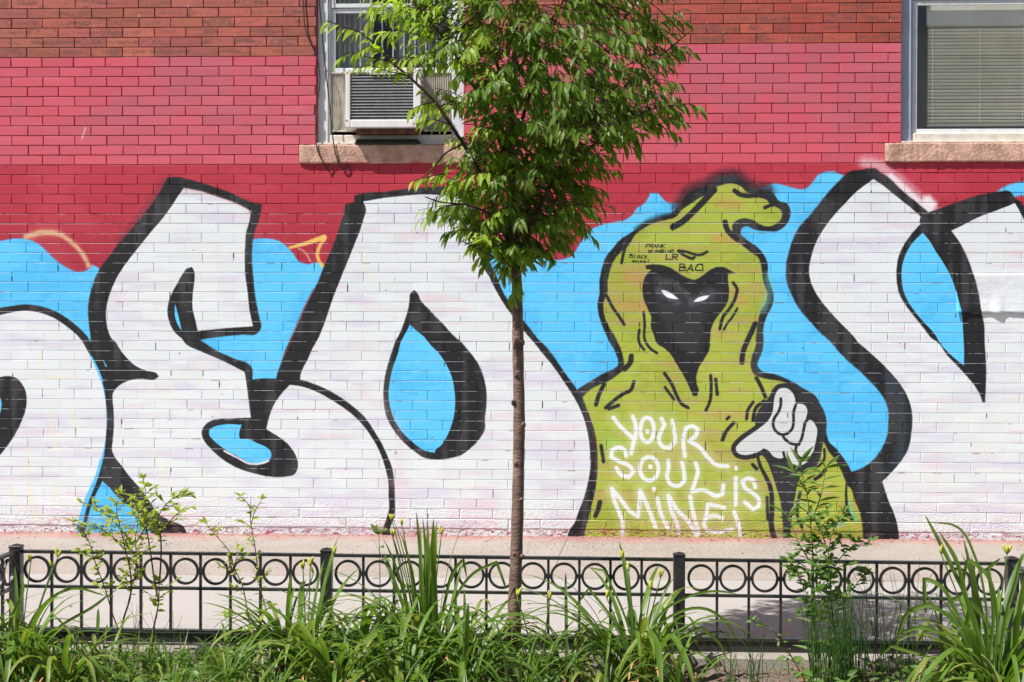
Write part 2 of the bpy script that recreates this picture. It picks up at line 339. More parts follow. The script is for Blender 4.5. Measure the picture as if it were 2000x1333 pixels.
# faint cream drips and scribbles on the white
CREAM = (240, 226, 190)
for s_ in ([(95, 795), (103, 840), (113, 885)], [(138, 796), (146, 830), (150, 870)], [(80, 690), (77, 720)], [(78, 735), (110, 738), (145, 737)], [(58, 870), (54, 930), (60, 985)], [(20, 950), (35, 985), (75, 1010)], [(106, 930), (107, 985)], [(705, 475), (712, 520), (723, 548)], [(387, 705), (390, 750)], [(285, 875), (300, 890), (320, 915), (326, 960)], [(60, 960), (68, 1000), (75, 1030)]):
    stroke(s_, 4, CREAM, .008, .55)
for s_, a in (([(740, 780), (775, 830), (780, 940), (785, 1010)], .25), ([(705, 757), (720, 775)], .35), ([(750, 940), (790, 950)], .3)):
    stroke(s_, 16, (226, 190, 205), .05, a)
# --- right letters
stroke([(1690, 318), (1712, 322), (1740, 342), (1775, 372), (1800, 396), (1835, 420)], 22, (236, 222, 230), .035, .6)
stroke([(1812, 392), (1818, 398)], 20, (245, 240, 244), .02, .9)
stroke([(1738, 345), (1790, 392), (1830, 425)], 14, (240, 232, 238), .012, .8)
fill([(1682, 332), (1700, 329), (1713, 331), (1717, 335), (1737, 348), (1762, 373), (1787, 393), (1807, 410), (1827, 427), (1850, 418), (1885, 400), (1912, 386), (1940, 387), (1970, 383), (1987, 390), (2000, 403), (2040, 470), (2090, 600), (2090, 1060), (1686, 1060), (1680, 1000), (1670, 965), (1660, 945), (1655, 925), (1690, 911), (1710, 894), (1725, 871), (1733, 851), (1735, 826), (1735, 804), (1730, 786), (1718, 766), (1700, 746), (1680, 726), (1660, 709), (1640, 689), (1620, 666), (1602, 650), (1582, 628), (1562, 605), (1547, 578), (1537, 553), (1535, 525), (1539, 498), (1547, 473), (1560, 445), (1580, 423), (1600, 398), (1620, 373), (1640, 353), (1660, 335)], BLACK, .007)
stroke([(1760, 700), (1772, 720)], 8, (40, 80, 110), .03, .4)
stroke([(1733, 920), (1760, 880), (1770, 830), (1760, 780), (1725, 735)], 10, (32, 62, 88), .03, .45)
fill([(1706, 350), (1725, 363), (1750, 383), (1775, 403), (1795, 420), (1810, 432), (1859, 450), (1875, 443), (1910, 425), (1950, 410), (1982, 397), (1990, 410), (1998, 425), (2020, 470), (2060, 600), (2300, 640), (2300, 1060), (1757, 1060), (1755, 1040), (1745, 1000), (1738, 985), (1723, 941), (1740, 924), (1760, 901), (1773, 879), (1780, 846), (1782, 816), (1778, 791), (1768, 766), (1753, 744), (1733, 721), (1710, 699), (1690, 681), (1675, 668), (1665, 655), (1640, 630), (1620, 608), (1600, 583), (1585, 555), (1580, 530), (1584, 503), (1592, 478), (1607, 450), (1627, 423), (1650, 398), (1675, 373), (1695, 358)], WHITE, .004)
fill([(1802, 435), (1812, 428), (1845, 430), (1859, 452), (1875, 473), (1887, 498), (1900, 533), (1910, 570), (1916, 608), (1922, 633), (1923, 666), (1926, 716), (1925, 766), (1924, 786), (1919, 786), (1913, 769), (1900, 749), (1880, 726), (1850, 694), (1828, 666), (1822, 663), (1807, 645), (1787, 620), (1770, 598), (1757, 575), (1752, 553), (1751, 528), (1755, 503), (1765, 480), (1780, 458)], BLACK, .005)
stroke([(1812, 432), (1860, 415), (1910, 398), (1965, 388)], 30, BLACK, .006)
fill([(1859, 452), (1875, 444), (1910, 427), (1950, 411), (1982, 398), (1995, 430), (1990, 470), (1950, 500), (1888, 498), (1872, 470)], WHITE, .003)
fill([(1802, 455), (1815, 470), (1827, 490), (1842, 513), (1857, 540), (1866, 565), (1872, 590), (1879, 618), (1881, 648), (1883, 681), (1883, 715), (1863, 699), (1835, 669), (1827, 655), (1800, 625), (1777, 595), (1765, 570), (1761, 545), (1762, 520), (1770, 495), (1782, 475)], BLUE, .003)
# --- the hooded figure
stroke([(1162, 930), (1155, 975), (1146, 1008), (1137, 1035), (1130, 1058)], 11, BLACK, .004)
outl = [(1128, 761), (1155, 744), (1180, 729), (1200, 720), (1207, 714), (1207, 704), (1203, 691), (1195, 676), (1189, 666), (1184, 655), (1175, 633), (1169, 613), (1167, 598), (1171, 573), (1171, 550), (1175, 528), (1182, 505), (1197, 485), (1212, 468), (1235, 453), (1257, 435), (1277, 427), (1295, 420), (1310, 417), (1322, 408), (1332, 393), (1344, 378), (1357, 370), (1380, 363), (1395, 352), (1415, 344), (1435, 344), (1452, 352), (1465, 366), (1485, 370), (1500, 372), (1510, 378), (1522, 393), (1537, 398), (1544, 413), (1542, 428), (1532, 443), (1517, 452), (1500, 452), (1475, 449), (1455, 443), (1447, 448), (1446, 458), (1457, 468), (1475, 480), (1490, 495), (1499, 515), (1500, 540), (1505, 558), (1511, 578), (1509, 595), (1502, 610), (1497, 620), (1491, 640), (1491, 666), (1490, 681), (1484, 699), (1479, 711), (1486, 724), (1500, 729), (1515, 732), (1535, 740), (1553, 749), (1570, 761), (1588, 772), (1598, 786), (1608, 801), (1614, 821), (1614, 846), (1618, 861), (1635, 879), (1648, 896), (1660, 916), (1667, 931), (1670, 950), (1675, 981), (1686, 1000), (1688, 1060), (1130, 1060), (1148, 1000), (1160, 949), (1164, 891), (1154, 831), (1145, 809)]
stroke([(1325, 405), (1345, 375), (1380, 360), (1410, 345), (1437, 343), (1462, 362), (1500, 372)], 22, (55, 35, 42), .035, .75)
fill(outl, BLACK, .006)
stroke([(1240, 446), (1275, 426), (1310, 417)], 6, (40, 100, 120), .008, .6)
grn = [(1138, 776), (1150, 764), (1173, 751), (1190, 744), (1208, 731), (1220, 721), (1218, 704), (1215, 689), (1205, 666), (1200, 655), (1190, 640), (1184, 628), (1179, 608), (1179, 590), (1186, 573), (1186, 553), (1189, 538), (1197, 513), (1212, 493), (1225, 483), (1232, 473), (1240, 460), (1252, 450), (1275, 437), (1300, 430), (1320, 424), (1332, 410), (1350, 398), (1372, 384), (1385, 380), (1392, 370), (1410, 362), (1430, 359), (1445, 363), (1457, 374), (1485, 384), (1500, 392), (1512, 402), (1526, 413), (1527, 425), (1515, 438), (1500, 443), (1485, 439), (1470, 430), (1455, 427), (1440, 430), (1431, 440), (1430, 455), (1426, 464), (1435, 470), (1450, 480), (1467, 493), (1482, 505), (1487, 523), (1492, 553), (1499, 573), (1494, 595), (1485, 610), (1480, 633), (1477, 655), (1476, 676), (1468, 699), (1466, 714), (1473, 731), (1491, 739), (1507, 742), (1530, 746), (1560, 770), (1600, 850), (1610, 866), (1620, 884), (1630, 896), (1640, 914), (1650, 936), (1655, 948), (1662, 955), (1670, 979), (1679, 1000), (1687, 1060), (1137, 1060), (1155, 990), (1164, 949), (1167, 891), (1158, 831), (1148, 805)]
fill(grn, GREEN, .006)
stroke([(1498, 540), (1502, 575), (1492, 605)], 14, (120, 200, 190), .035, .55)
for s_ in ([(1225, 548), (1250, 552)], [(1210, 592), (1262, 600)], [(1232, 535), (1262, 540)], [(1430, 570), (1450, 590)], [(1405, 396), (1440, 398)], [(1395, 465), (1440, 470)]):
    stroke(s_, 16, (204, 140, 92), .035, .5)
stroke([(1655, 980), (1662, 1000), (1670, 1015)], 7, (110, 205, 170), .015, .8); stroke([(1620, 1028), (1645, 1024)], 9, (110, 200, 180), .02, .6)
stroke([(1190, 862), (1200, 866)], 20, (140, 210, 110), .05, .5)
# sleeve and glove
fill([(1474, 824), (1482, 800), (1497, 782), (1510, 764), (1524, 752), (1548, 748), (1570, 760), (1593, 774), (1606, 801), (1612, 821), (1612, 846), (1608, 864), (1604, 886), (1598, 906), (1580, 918), (1566, 928), (1558, 945), (1554, 966), (1548, 1000), (1542, 1060), (1530, 1060), (1528, 1010), (1523, 974), (1515, 949), (1507, 924), (1497, 900), (1484, 884), (1490, 870)], (48, 48, 51), .004)
fill([(1498, 770), (1506, 790), (1492, 806), (1484, 812), (1490, 790)], GREEN, .003, .0)
glove = [(1484, 836), (1500, 822), (1508, 808), (1511, 790), (1514, 772), (1522, 760), (1532, 758), (1545, 764), (1552, 776), (1554, 790), (1562, 789), (1572, 792), (1577, 803), (1574, 818), (1582, 820), (1592, 826), (1598, 840), (1597, 855), (1592, 868), (1589, 882), (1582, 892), (1572, 906), (1558, 910), (1546, 906), (1540, 898), (1532, 894), (1524, 896), (1511, 892), (1500, 880), (1492, 876), (1483, 882), (1470, 887), (1452, 889), (1440, 884), (1437, 876), (1442, 868), (1453, 858), (1470, 846)]
fill([(g0-1510)*1.0+1510 if 0 else g0 for g0 in [0]] and glove, (40, 40, 43), .001, 0)
stroke(glove, 18, (42, 42, 45), .003, 1, None, True)
fill(glove, (214, 216, 217), .002)
K = (40, 40, 43)
stroke([(1525, 779), (1525, 790), (1521, 804), (1512, 818), (1510, 830), (1515, 842), (1526, 849), (1538, 847), (1547, 838), (1550, 822), (1550, 806), (1554, 792)], 5.5, K, .002)
stroke([(1528, 850), (1534, 859), (1546, 867), (1560, 869), (1566, 856), (1570, 838), (1574, 824), (1580, 817), (1590, 820)], 5.5, K, .002)
stroke([(1556, 870), (1554, 880), (1559, 892), (1570, 897), (1582, 895), (1590, 885)], 5.5, K, .002)
stroke([(1530, 884), (1534, 896), (1541, 903)], 5, K, .002)
stroke([(1590, 820), (1599, 838), (1597, 860), (1590, 890)], 6, K, .002)
fill([(1484, 890), (1490, 892), (1502, 915), (1512, 940), (1520, 975), (1526, 1010), (1528, 1060), (1516, 1060), (1514, 1010), (1508, 970), (1498, 938), (1488, 912)], GREEN, .003)
stroke([(1479, 888), (1484, 908), (1496, 932), (1504, 950), (1508, 990), (1507, 1030), (1512, 1050)], 7, K, .004, 1, (.8, 1.6))
stroke([(1470, 908), (1478, 916)], 7, K, .004)
fill([(1558, 945), (1553, 975), (1548, 1010), (1546, 1060), (1556, 1060), (1556, 1010), (1562, 960)], GREEN, .003)
stroke([(1563, 962), (1558, 985), (1558, 1010), (1566, 1030)], 6, K, .004)
stroke([(1610, 878), (1610, 896), (1600, 910), (1590, 916)], 5, K, .003)
stroke([(1612, 918), (1602, 930), (1592, 936)], 7, K, .004)
stroke([(1653, 946), (1653, 976), (1656, 1000), (1664, 1014)], 5, K, .004, 1, (.8, 1.5))
stroke([(1498, 972), (1499, 1000), (1500, 1015)], 6, K, .006)
# face
fill([(1261, 519), (1275, 517), (1292, 518), (1310, 524), (1327, 535), (1342, 543), (1357, 547), (1370, 540), (1385, 529), (1400, 522), (1412, 522), (1425, 528), (1436, 534), (1422, 536), (1422, 548), (1424, 573), (1420, 593), (1410, 608), (1395, 628), (1389, 643), (1387, 666), (1386, 681), (1376, 701), (1366, 716), (1361, 731), (1361, 751), (1365, 761), (1361, 774), (1354, 774), (1348, 761), (1338, 739), (1323, 714), (1311, 694), (1298, 681), (1283, 671), (1277, 655), (1271, 638), (1272, 620), (1265, 603), (1257, 583), (1255, 558), (1262, 538), (1272, 527), (1262, 526)], (36, 35, 38), .005)
fill([(1290, 545), (1320, 552), (1352, 575), (1390, 560), (1408, 570), (1400, 590), (1380, 620), (1372, 660), (1360, 695), (1340, 690), (1318, 665), (1300, 640), (1285, 600), (1280, 570)], (72, 70, 74), .03, .45)
stroke([(1283, 545), (1300, 548), (1320, 555)], 9, (110, 100, 98), .03, .45)
stroke([(1325, 560), (1342, 578), (1352, 590)], 7, (92, 90, 94), .02, .5)
for c in ([(1288, 566), (1320, 590)], [(1352, 592), (1388, 574)]): stroke(c, 16, (92, 104, 120), .02, .5)
fill([(1291, 567), (1300, 568), (1312, 574), (1326, 585), (1308, 583), (1305, 582), (1297, 576)], (240, 242, 246), .003)
fill([(1386, 577), (1372, 579), (1360, 584), (1354, 591), (1367, 589), (1380, 584)], (240, 242, 246), .003)
for pts, wd in (([(1314, 444), (1332, 434), (1350, 418), (1365, 403), (1382, 385), (1395, 371)], 12), ([(1435, 373), (1445, 380), (1462, 383), (1482, 382), (1500, 387), (1509, 400)], 9), ([(1494, 406), (1503, 402)], 7),
                ([(1416, 434), (1420, 448), (1430, 460), (1440, 468)], 10), ([(1325, 490), (1340, 492), (1355, 497), (1370, 498), (1381, 492)], 5), ([(1327, 493), (1340, 501), (1352, 506), (1356, 503)], 5.5),
                ([(1222, 480), (1217, 500), (1214, 514)], 5.5), ([(1185, 578), (1195, 598), (1210, 620), (1219, 634)], 6), ([(1257, 610), (1259, 633), (1260, 666), (1270, 681), (1283, 690)], 5),
                ([(1249, 645), (1247, 660), (1250, 673), (1258, 683)], 5), ([(1432, 553), (1439, 563), (1437, 580), (1425, 603), (1412, 620), (1406, 643)], 6), ([(1440, 603), (1430, 620), (1420, 633), (1414, 644)], 4.5),
                ([(1475, 633), (1465, 655), (1458, 670), (1451, 690), (1449, 708)], 10), ([(1233, 696), (1231, 708), (1220, 721)], 10), ([(1180, 751), (1170, 771), (1164, 791)], 8), ([(1238, 746), (1233, 761), (1215, 771), (1198, 784), (1183, 797)], 7),
                ([(1190, 799), (1208, 792)], 7), ([(1298, 730), (1311, 749), (1321, 771), (1331, 789), (1344, 797)], 6.5), ([(1299, 757), (1316, 780)], 5.5), ([(1388, 734), (1389, 759), (1386, 786), (1379, 802)], 6),
                ([(1398, 741), (1401, 771)], 6), ([(1478, 739), (1488, 759), (1495, 776)], 7), ([(1471, 786), (1461, 801), (1458, 819)], 6), ([(1492, 784), (1476, 798), (1471, 821)], 7), ([(1433, 826), (1418, 844), (1411, 860)], 7),
                ([(1424, 815), (1420, 819)], 6), ([(1174, 871), (1177, 889), (1179, 902)], 7), ([(1172, 981), (1167, 999), (1163, 1008)], 9)):
    stroke(pts, wd, K, .0045, 1)
# --- YOUR SOUL IS MINE
def ell(cx, cy, rx, ry, tilt=0): return [(cx+rx*math.cos(t)+tilt*ry*math.sin(t), cy+ry*math.sin(t)) for t in [k*math.pi/8 for k in range(16)]]
WT = [([(1198, 816), (1208, 829), (1225, 846), (1240, 859)], 0), ([(1236, 814), (1241, 829), (1242, 846), (1237, 866), (1233, 886)], 0), (ell(1264, 840, 13, 24), 1), ([(1292, 818), (1298, 830), (1290, 846), (1287, 860), (1295, 873), (1308, 875), (1318, 862), (1316, 840), (1313, 822)], 0),
      ([(1338, 891), (1335, 871), (1336, 850), (1340, 836), (1352, 833), (1363, 839), (1359, 851), (1346, 862), (1366, 874), (1383, 894), (1401, 909), (1421, 911)], 0), ([(1223, 891), (1220, 880), (1208, 874), (1195, 880), (1194, 893), (1210, 902), (1230, 911), (1237, 922), (1228, 932), (1213, 928), (1204, 914)], 0),
      (ell(1268, 916, 18, 23), 1), ([(1305, 900), (1306, 912), (1303, 932), (1310, 946), (1326, 949), (1337, 940), (1336, 920), (1332, 904)], 0), ([(1359, 905), (1363, 920), (1358, 940), (1351, 960), (1376, 958), (1400, 969), (1411, 966), (1413, 948)], 0), ([(1437, 934), (1437, 966), (1437, 986)], 0),
      ([(1475, 952), (1472, 938), (1460, 935), (1450, 941), (1456, 954), (1470, 963), (1482, 976), (1482, 989), (1471, 995), (1455, 981)], 0), ([(1195, 955), (1200, 978), (1210, 1003), (1216, 1022), (1216, 1045)], 0), ([(1196, 956), (1214, 978), (1232, 1000), (1246, 1010), (1249, 985), (1250, 959)], 0), ([(1251, 960), (1263, 985), (1272, 1008), (1281, 1030)], 0),
      ([(1284, 974), (1290, 1000), (1297, 1017), (1305, 1033)], 0), ([(1305, 969), (1312, 1000), (1321, 1020), (1326, 1042)], 0), ([(1306, 969), (1324, 998), (1343, 1017), (1360, 1045)], 0), ([(1348, 970), (1353, 998), (1358, 1018), (1366, 1042)], 0), ([(1415, 992), (1398, 988), (1382, 986), (1380, 1005), (1376, 1028), (1382, 1036), (1405, 1039), (1430, 1034)], 0),
      ([(1381, 1011), (1395, 1008), (1410, 1012)], 0), ([(1434, 1000), (1440, 1018), (1447, 1046)], 0)]
for pts, cl in WT: stroke(pts, 26, (205, 214, 160), .03, .35, None, bool(cl))
for pts, cl in WT: stroke(pts, 8, (232, 238, 240), .005, .97, None, bool(cl))
for c in ((1264, 842), (1270, 911), (1277, 955), (1438, 914), (1375, 870)):
    if c[0] != 1375: stroke([c, (c[0]+.5, c[1]+2)], 8, (235, 240, 242), .005)
# --- little marker tags (letters as strokes on a 4 x 6 grid)
GL = {'F': '0006 0646 0333', 'R': '0006 0646 4643 4303 1340', 'A': '0026 2640 1232', 'N': '0006 0640 4046', 'K': '0006 4603 0340', 'G': '4636 3616 1605 0501 0110 1040 4043 4323', 'I': '1016', 'M': '0006 0623 2346 4640', 'B': '0006 0636 3634 3403 0343 4340 4000',
      'O': '1030 3045 4516 1601 0110', 'L': '0600 0040', 'C': '4536 3616 1604 0401 0110 1040', 'l': '1016', 'a': '3414 1401 0110 1031 3134 3140', 'c': '3414 1401 0110 1030', 'k': '0006 3402 0230', 'n': '0004 0334 3430', 'g': '3414 1402 0231 3334 3431', 'e': '0232 3214 1402 0210 1030'}
def write(txt, px, py, cw, hgt, wd, slope=0.0, gap=1.35, rr=random.Random(5)):
    for i, ch in enumerate(txt):
        if ch == ' ': continue
        ox = px+i*cw*gap; oy = py+slope*i*cw*gap+rr.uniform(-.8, .8)
        for sgm in GL[ch].split():
            jx = lambda: rr.uniform(-.09, .09)*cw
            a = (ox+int(sgm[0])/4*cw+jx()+int(sgm[1])/6*hgt*.12, oy-int(sgm[1])/6*hgt+jx()); b = (ox+int(sgm[2])/4*cw+jx()+int(sgm[3])/6*hgt*.12, oy-int(sgm[3])/6*hgt+jx())
            stroke([a, b], wd, (28, 30, 26), .002)
write('FRANK', 1261, 484, 5.8, 6, 1.4); write('GIAMBINO', 1266, 493.5, 4.8, 5.2, 1.4, 0, 1.32); write('Black', 1230, 504, 5.4, 7, 1.4, .05); write('angel', 1235, 512.5, 5.4, 5, 1.4, .03)
write('LR', 1301, 507, 9, 10, 1.9, .02); write('BAC', 1326, 530, 12, 13, 2.3)
stroke([(1372, 516), (1373, 530)], 2, (28, 30, 26), .002)
# --- courses above the paint: bare fired brick, tone by brick
rb = random.Random(11)
EDGE = vnoise(.10, .05, 51)*.6+vnoise(.02, .02, 52)*.4
smn = vnoise(.07, .022, 31)*.45+vnoise(.02, .010, 32)*.3+vnoise(.006, .005, 33)*.25
for n, a, b in BRICKS:
    z1, z0 = zrow(n), zrow(n+1)
    i0, i1 = int((z0-TZ0)/RES), int((z1-TZ0)/RES); k0, k1 = max(int((a-TX0)/RES), 0), min(int((b-TX0)/RES), TW)
    i0 = max(i0, 0); i1 = min(i1, TH)
    if i1 <= i0 or k1 <= k0: continue
    if n < 0 and not (n == -1 and (a+b)/2 > XB):
        right = ss(np.array((a+b)/2), -.5, 1.5)
        base = np.array((180, 99, 84))*(1-right)+np.array((178, 84, 70))*right
        base = base*(1+rb.uniform(-.09, .06))+np.array([rb.uniform(-5, 5), rb.uniform(-6, 4), rb.uniform(-5, 4)])
        zz = (np.arange(i0, i1)+.5)[:, None]; mid = np.exp(-((zz-(i0+i1)/2)/(.22*(i1-i0)))**2)*(.35 if rb.random() < .7 else .8)
        sm = np.clip(ss(smn[i0:i1, k0:k1], .34, .68)*(mid+.12*rb.random()+(.5 if rb.random() < .2 else .1)), 0, .8)
        IMG[i0:i1, k0:k1] = base+(np.array((122, 74, 66))-base)*sm[..., None]
        IMG[i0:i1, k0:k1] *= (1+.05*(N4[i0:i1, k0:k1, None]-.5))
        # dark mortar, an odd white drip
        IMG[i0:i0+1, k0:k1] = (100, 52, 44)
        if rb.random() < .12:
            c0 = rb.randint(i0, i1-6); IMG[c0:c0+rb.randint(5, 20), k0:min(k0+2, k1)] = (196, 178, 165)
    else:
        if n >= 12:      # the ledge on top of each brick, missed by the spray: pale undercoat shows
            cov = ss(EDGE[i1-1:i1, k0:k1], .30, .62)*(.8 if n > 15 else .12)
            IMG[i1-1:i1, k0:k1] += (np.array((206, 210, 214) if n > 15 else (222, 140, 150))-IMG[i1-1:i1, k0:k1])*cov[..., None]
            if rb.random() < .45: IMG[i0:i1, k0:k0+1] += (np.array((206, 210, 214))-IMG[i0:i1, k0:k0+1])*ss(EDGE[i0:i1, k0:k0+1], .4, .7)[..., None]*(.4 if n > 15 else .15)
        if n < 17:       # joint lines drawn darker than the field
            dk = (.45, .6)[n >= 11]; IMG[i0:i0+1, k0:k1] *= dk; IMG[i0:i1, k0:k0+1] *= dk+.1
        amp = .028 if n < 12 else .012
        IMG[i0:i1, k0:k1] *= 1+rb.uniform(-amp, amp)
        if rb.random() < (.10 if n > 12 else .06):      # an open crack in the upright joint
            c0 = rb.randint(i0, i1-8); c1 = min(c0+rb.randint(6, 22), i1); IMG[c0:c1, k0:k0+1+(rb.random() < .4)] *= .35
        if rb.random() < .10 and n > 3:                  # chipped arris, paint lost to the brick
            c0 = rb.randint(k0, max(k0, k1-12)); q_ = IMG[i1-2:i1, c0:c0+rb.randint(4, 22)]; q_ += (np.array((150, 96, 92))-q_)*.5
        if rb.random() < .05:
            c0 = rb.randint(k0, max(k0, k1-6)); d0 = rb.randint(i0, i1-5); q_ = IMG[d0:d0+rb.randint(1, 3), c0:c0+rb.randint(1, 4)]; q_ *= .45
# paint flaking along the foot of the wall
foot = ss(.16-ZG+0*XG+.12*(N1-.5), 0, .13)
flake = ss(vnoise(.03, .012, 41)*.6+vnoise(.3, .05, 42)*.4, .55, .72)*foot
LUM = IMG.mean(2)/255; flake = flake*(.25+.75*ss(LUM, .25, .6)); IMG[:] = mix(IMG, (206, 132, 144), flake*.5)
IMG[:] = mix(IMG, (140, 66, 70), ss(vnoise(.02, .012, 43), .62, .85)*ss(.055-ZG+0*XG, 0, .03)*.7*(.3+.7*ss(LUM, .25, .6)))
low = ss(.10-ZG+0*XG, 0, .1); dirt = ss(vnoise(.1, .03, 44), .5, .85)*low
IMG[:] = mix(IMG, (176, 158, 150), dirt*.5)
IMG[:] = np.clip(IMG, 0, 255)
img = bpy.data.images.new('mural_paint', TW, TH, alpha=False)
px4 = np.ones((TH, TW, 4), np.float32); px4[..., :3] = IMG/255.0
img.pixels.foreach_set(px4.ravel()); img.update(); img.pack()

def mural_mat(name, bumpd=.0012, rough=.62, extra=0.0):
    m = bpy.data.materials.new(name); m.use_nodes = True; nt = m.node_tree; b = nt.nodes['Principled BSDF']
    g = nt.nodes.new('ShaderNodeNewGeometry'); sp = nt.nodes.new('ShaderNodeSeparateXYZ'); nt.links.new(g.outputs['Position'], sp.inputs[0])
    def rng(o, a, bb):
        r = nt.nodes.new('ShaderNodeMapRange'); r.inputs[1].default_value = a; r.inputs[2].default_value = bb; r.clamp = False
        nt.links.new(o, r.inputs[0]); return r.outputs[0]
    cb = nt.nodes.new('ShaderNodeCombineXYZ'); nt.links.new(rng(sp.outputs[0], TX0, TX1), cb.inputs[0]); nt.links.new(rng(sp.outputs[2], TZ0, TZ1), cb.inputs[1])
    t = nt.nodes.new('ShaderNodeTexImage'); t.image = img; t.extension = 'EXTEND'; nt.links.new(cb.outputs[0], t.inputs[0])
    nt.links.new(t.outputs[0], b.inputs['Base Color'])
    b.inputs['Roughness'].default_value = rough; b.inputs['Specular IOR Level'].default_value = .35
    n = nt.nodes.new('ShaderNodeTexNoise'); n.inputs['Scale'].default_value = 70; n.inputs['Detail'].default_value = 6; n.inputs['Roughness'].default_value = .6
    nt.links.new(g.outputs['Position'], n.inputs[0])
    # rougher towards the foot, where the brick is spalled
    r = nt.nodes.new('ShaderNodeMapRange'); r.inputs[1].default_value = .34; r.inputs[2].default_value = .02; r.inputs[3].default_value = bumpd; r.inputs[4].default_value = bumpd*7+extra
    nt.links.new(sp.outputs[2], r.inputs[0])
    bu = nt.nodes.new('ShaderNodeBump'); bu.inputs['Strength'].default_value = 1; nt.links.new(r.outputs[0], bu.inputs['Distance'])
    nt.links.new(n.outputs[0], bu.inputs['Height']); nt.links.new(bu.outputs[0], b.inputs['Normal'])
    return m
M_WALL = mural_mat('painted_brick'); M_MORT = mural_mat('painted_mortar', .002, .8)
M_PLY = mural_mat('painted_sheet', .0022, .5)

# ------------------------------------------------------------------ wall geometry
wall = empty('brick_wall', (0, .12, 0), 'red brick house wall with pink upper courses and a large blue, white, black and green spray painted mural', 'wall')
def brick_geo(x0, x1, z0, z1, y, rr, ch=.0019, jit=.0008, dep=.03, tilt=.0004, cl=None, cr_=None):
    c = ch; V = []; cl = ch if cl is None else cl; cr_ = ch if cr_ is None else cr_
    j = lambda s=1.0: rr.uniform(-jit, jit)*s
    ty = rr.uniform(-tilt, tilt); tx = rr.uniform(-tilt, tilt)
    for (x, z) in ((x0, z0), (x1, z0), (x1, z1), (x0, z1)): V.append((x, y+dep, z))
    for (x, z, sx, sz) in ((x0, z0, 1, 1), (x1, z0, -1, 1), (x1, z1, -1, -1), (x0, z1, 1, -1)): V.append((x+j(), y+c+ty*sx+tx*sz, z+j()))
    for (x, z, sx, sz) in ((x0, z0, 1, 1), (x1, z0, -1, 1), (x1, z1, -1, -1), (x0, z1, 1, -1)): V.append((x+(cl if sx > 0 else -cr_)+(j() if (cl if sx > 0 else cr_) > .001 else 0), y+ty*sx+tx*sz, z+sz*c*.9+j()))
    Fc = [(8, 9, 10, 11)]
    for a in range(4):
        b = (a+1) % 4; Fc += [(4+a, 4+b, 8+b, 8+a), (a, b, 4+b, 4+a)]
    return V, Fc
rr = random.Random(21)
sing = []; rest = MB()
PXs = lambda x, z: (x, z)
def pixel_of(x, z, y=0):
    d = np.array([x, y, z])-CAM; k = d@fw; return 1000+F*(d@RT)/k, 666.5-F*(d@UP)/k
variants = []
for k in range(6):
    mb = MB(); vs, fs = brick_geo(-.5*(BL-.0048), .5*(BL-.0048), -.5*(CH-.0046), .5*(CH-.0046), 0, rr); mb.add(vs, fs); variants.append(mb.mesh('brick', M_WALL))
cand = []
for i, (n, a, b) in enumerate(BRICKS):
    px, py = pixel_of((a+b)/2, zrow(n+.5))
    full = b-a > .2
    if full and -5 <= n <= 13 and py > 0 and ((20 < px < 590) or (1375 < px < 1740)): cand.append(i)
    elif full and 14 <= n <= 16 and 20 < px < 590: cand.append(i)
cand = set(sorted(cand)[:300])
FILL = lambda n, x: (math.sin(n*127.1+round(x*1000)*.3117)*43758.5453) % 1.0
for i, (n, a, b) in enumerate(BRICKS):
    y = rr.uniform(-.0009, .0009)
    zt, zb = zrow(n), zrow(n+1); g = .0027
    if n >= 11: g = .0018
    if i in cand:
        w_ = b-a
        o = link('brick', variants[rr.randrange(6)], wall, Vector(((a+b)/2, y-.12, (zt+zb)/2)), (rr.uniform(-.006, .006), rr.uniform(-.003, .003), rr.uniform(-.003, .003)), ((w_-2*g)/(BL-.0048), 1, (CH-2*g)/(CH-.0046)))
    else:
        rough_ = max(0, (n-44))*.0012
        pf = 0 if n < 5 else (.2 if n < 13 else .6)          # joints clogged with paint
        fl, fr_ = FILL(n, a) < pf, FILL(n, b) < pf
        vs, fs = brick_geo(a+(.0001 if fl else g), b-(.0001 if fr_ else g), zb+g*(.75 if n > 16 else 1), zt-g*(.75 if n > 16 else 1), y*(.4 if n > 13 else 1), rr, (.0017 if n < 11 else .0021)+rough_, (.0009 if n < 16 else .0006)+rough_*.8, tilt=.0004 if n < 13 else .00015,
                           cl=.0004 if fl else None, cr_=.0004 if fr_ else None); rest.add(vs, fs)
# spalled bottom course of broken headers, fallen partly away
x = XL
while x < XR:
    w_ = rr.uniform(.05, .125) if x > 2.2 else rr.uniform(.06, .2)
    if rr.random() < .93:
        vs, fs = brick_geo(x+.002, x+w_-.003, -.03, zrow(48)-rr.uniform(.003, .014), rr.uniform(.003, .02), rr, .008, .005, .05, .005); rest.add(vs, fs)
    x += w_
o = setp(rest.build('brick', M_WALL, wall), kind='stuff'); o.name = 'brick_courses'
# mortar bed behind the bricks, slightly uneven
mb = MB(); nx = 120; zs = []
n = NTOP
rows = [zrow(NTOP)+.0]+[zrow(NTOP)-(k+.0)*CH/1.0 for k in range(1, NBOT-NTOP+2)]+[-.05]
def mort_block(xa, xb, rws):
    nx = max(2, int((xb-xa)/.07)); V = []
    for z in rws:
        for i in range(nx+1):
            nn = (Z0-z)/CH
            d = .011 if nn < 0 else (.010 if nn < 11 else .0042)
            V.append((xa+(xb-xa)*i/nx, d+rr.uniform(-.0016, .0016), z))
    Fq = [(r*(nx+1)+i, r*(nx+1)+i+1, (r+1)*(nx+1)+i+1, (r+1)*(nx+1)+i) for r in range(len(rws)-1) for i in range(nx)]
    mb.add(V, Fq)
up = [z for z in rows if z >= zrow(9)-1e-6]; midr = [z for z in rows if zrow(11)-1e-6 <= z <= zrow(9)+1e-6]; lowr = [z for z in rows if z <= zrow(11)+1e-6]
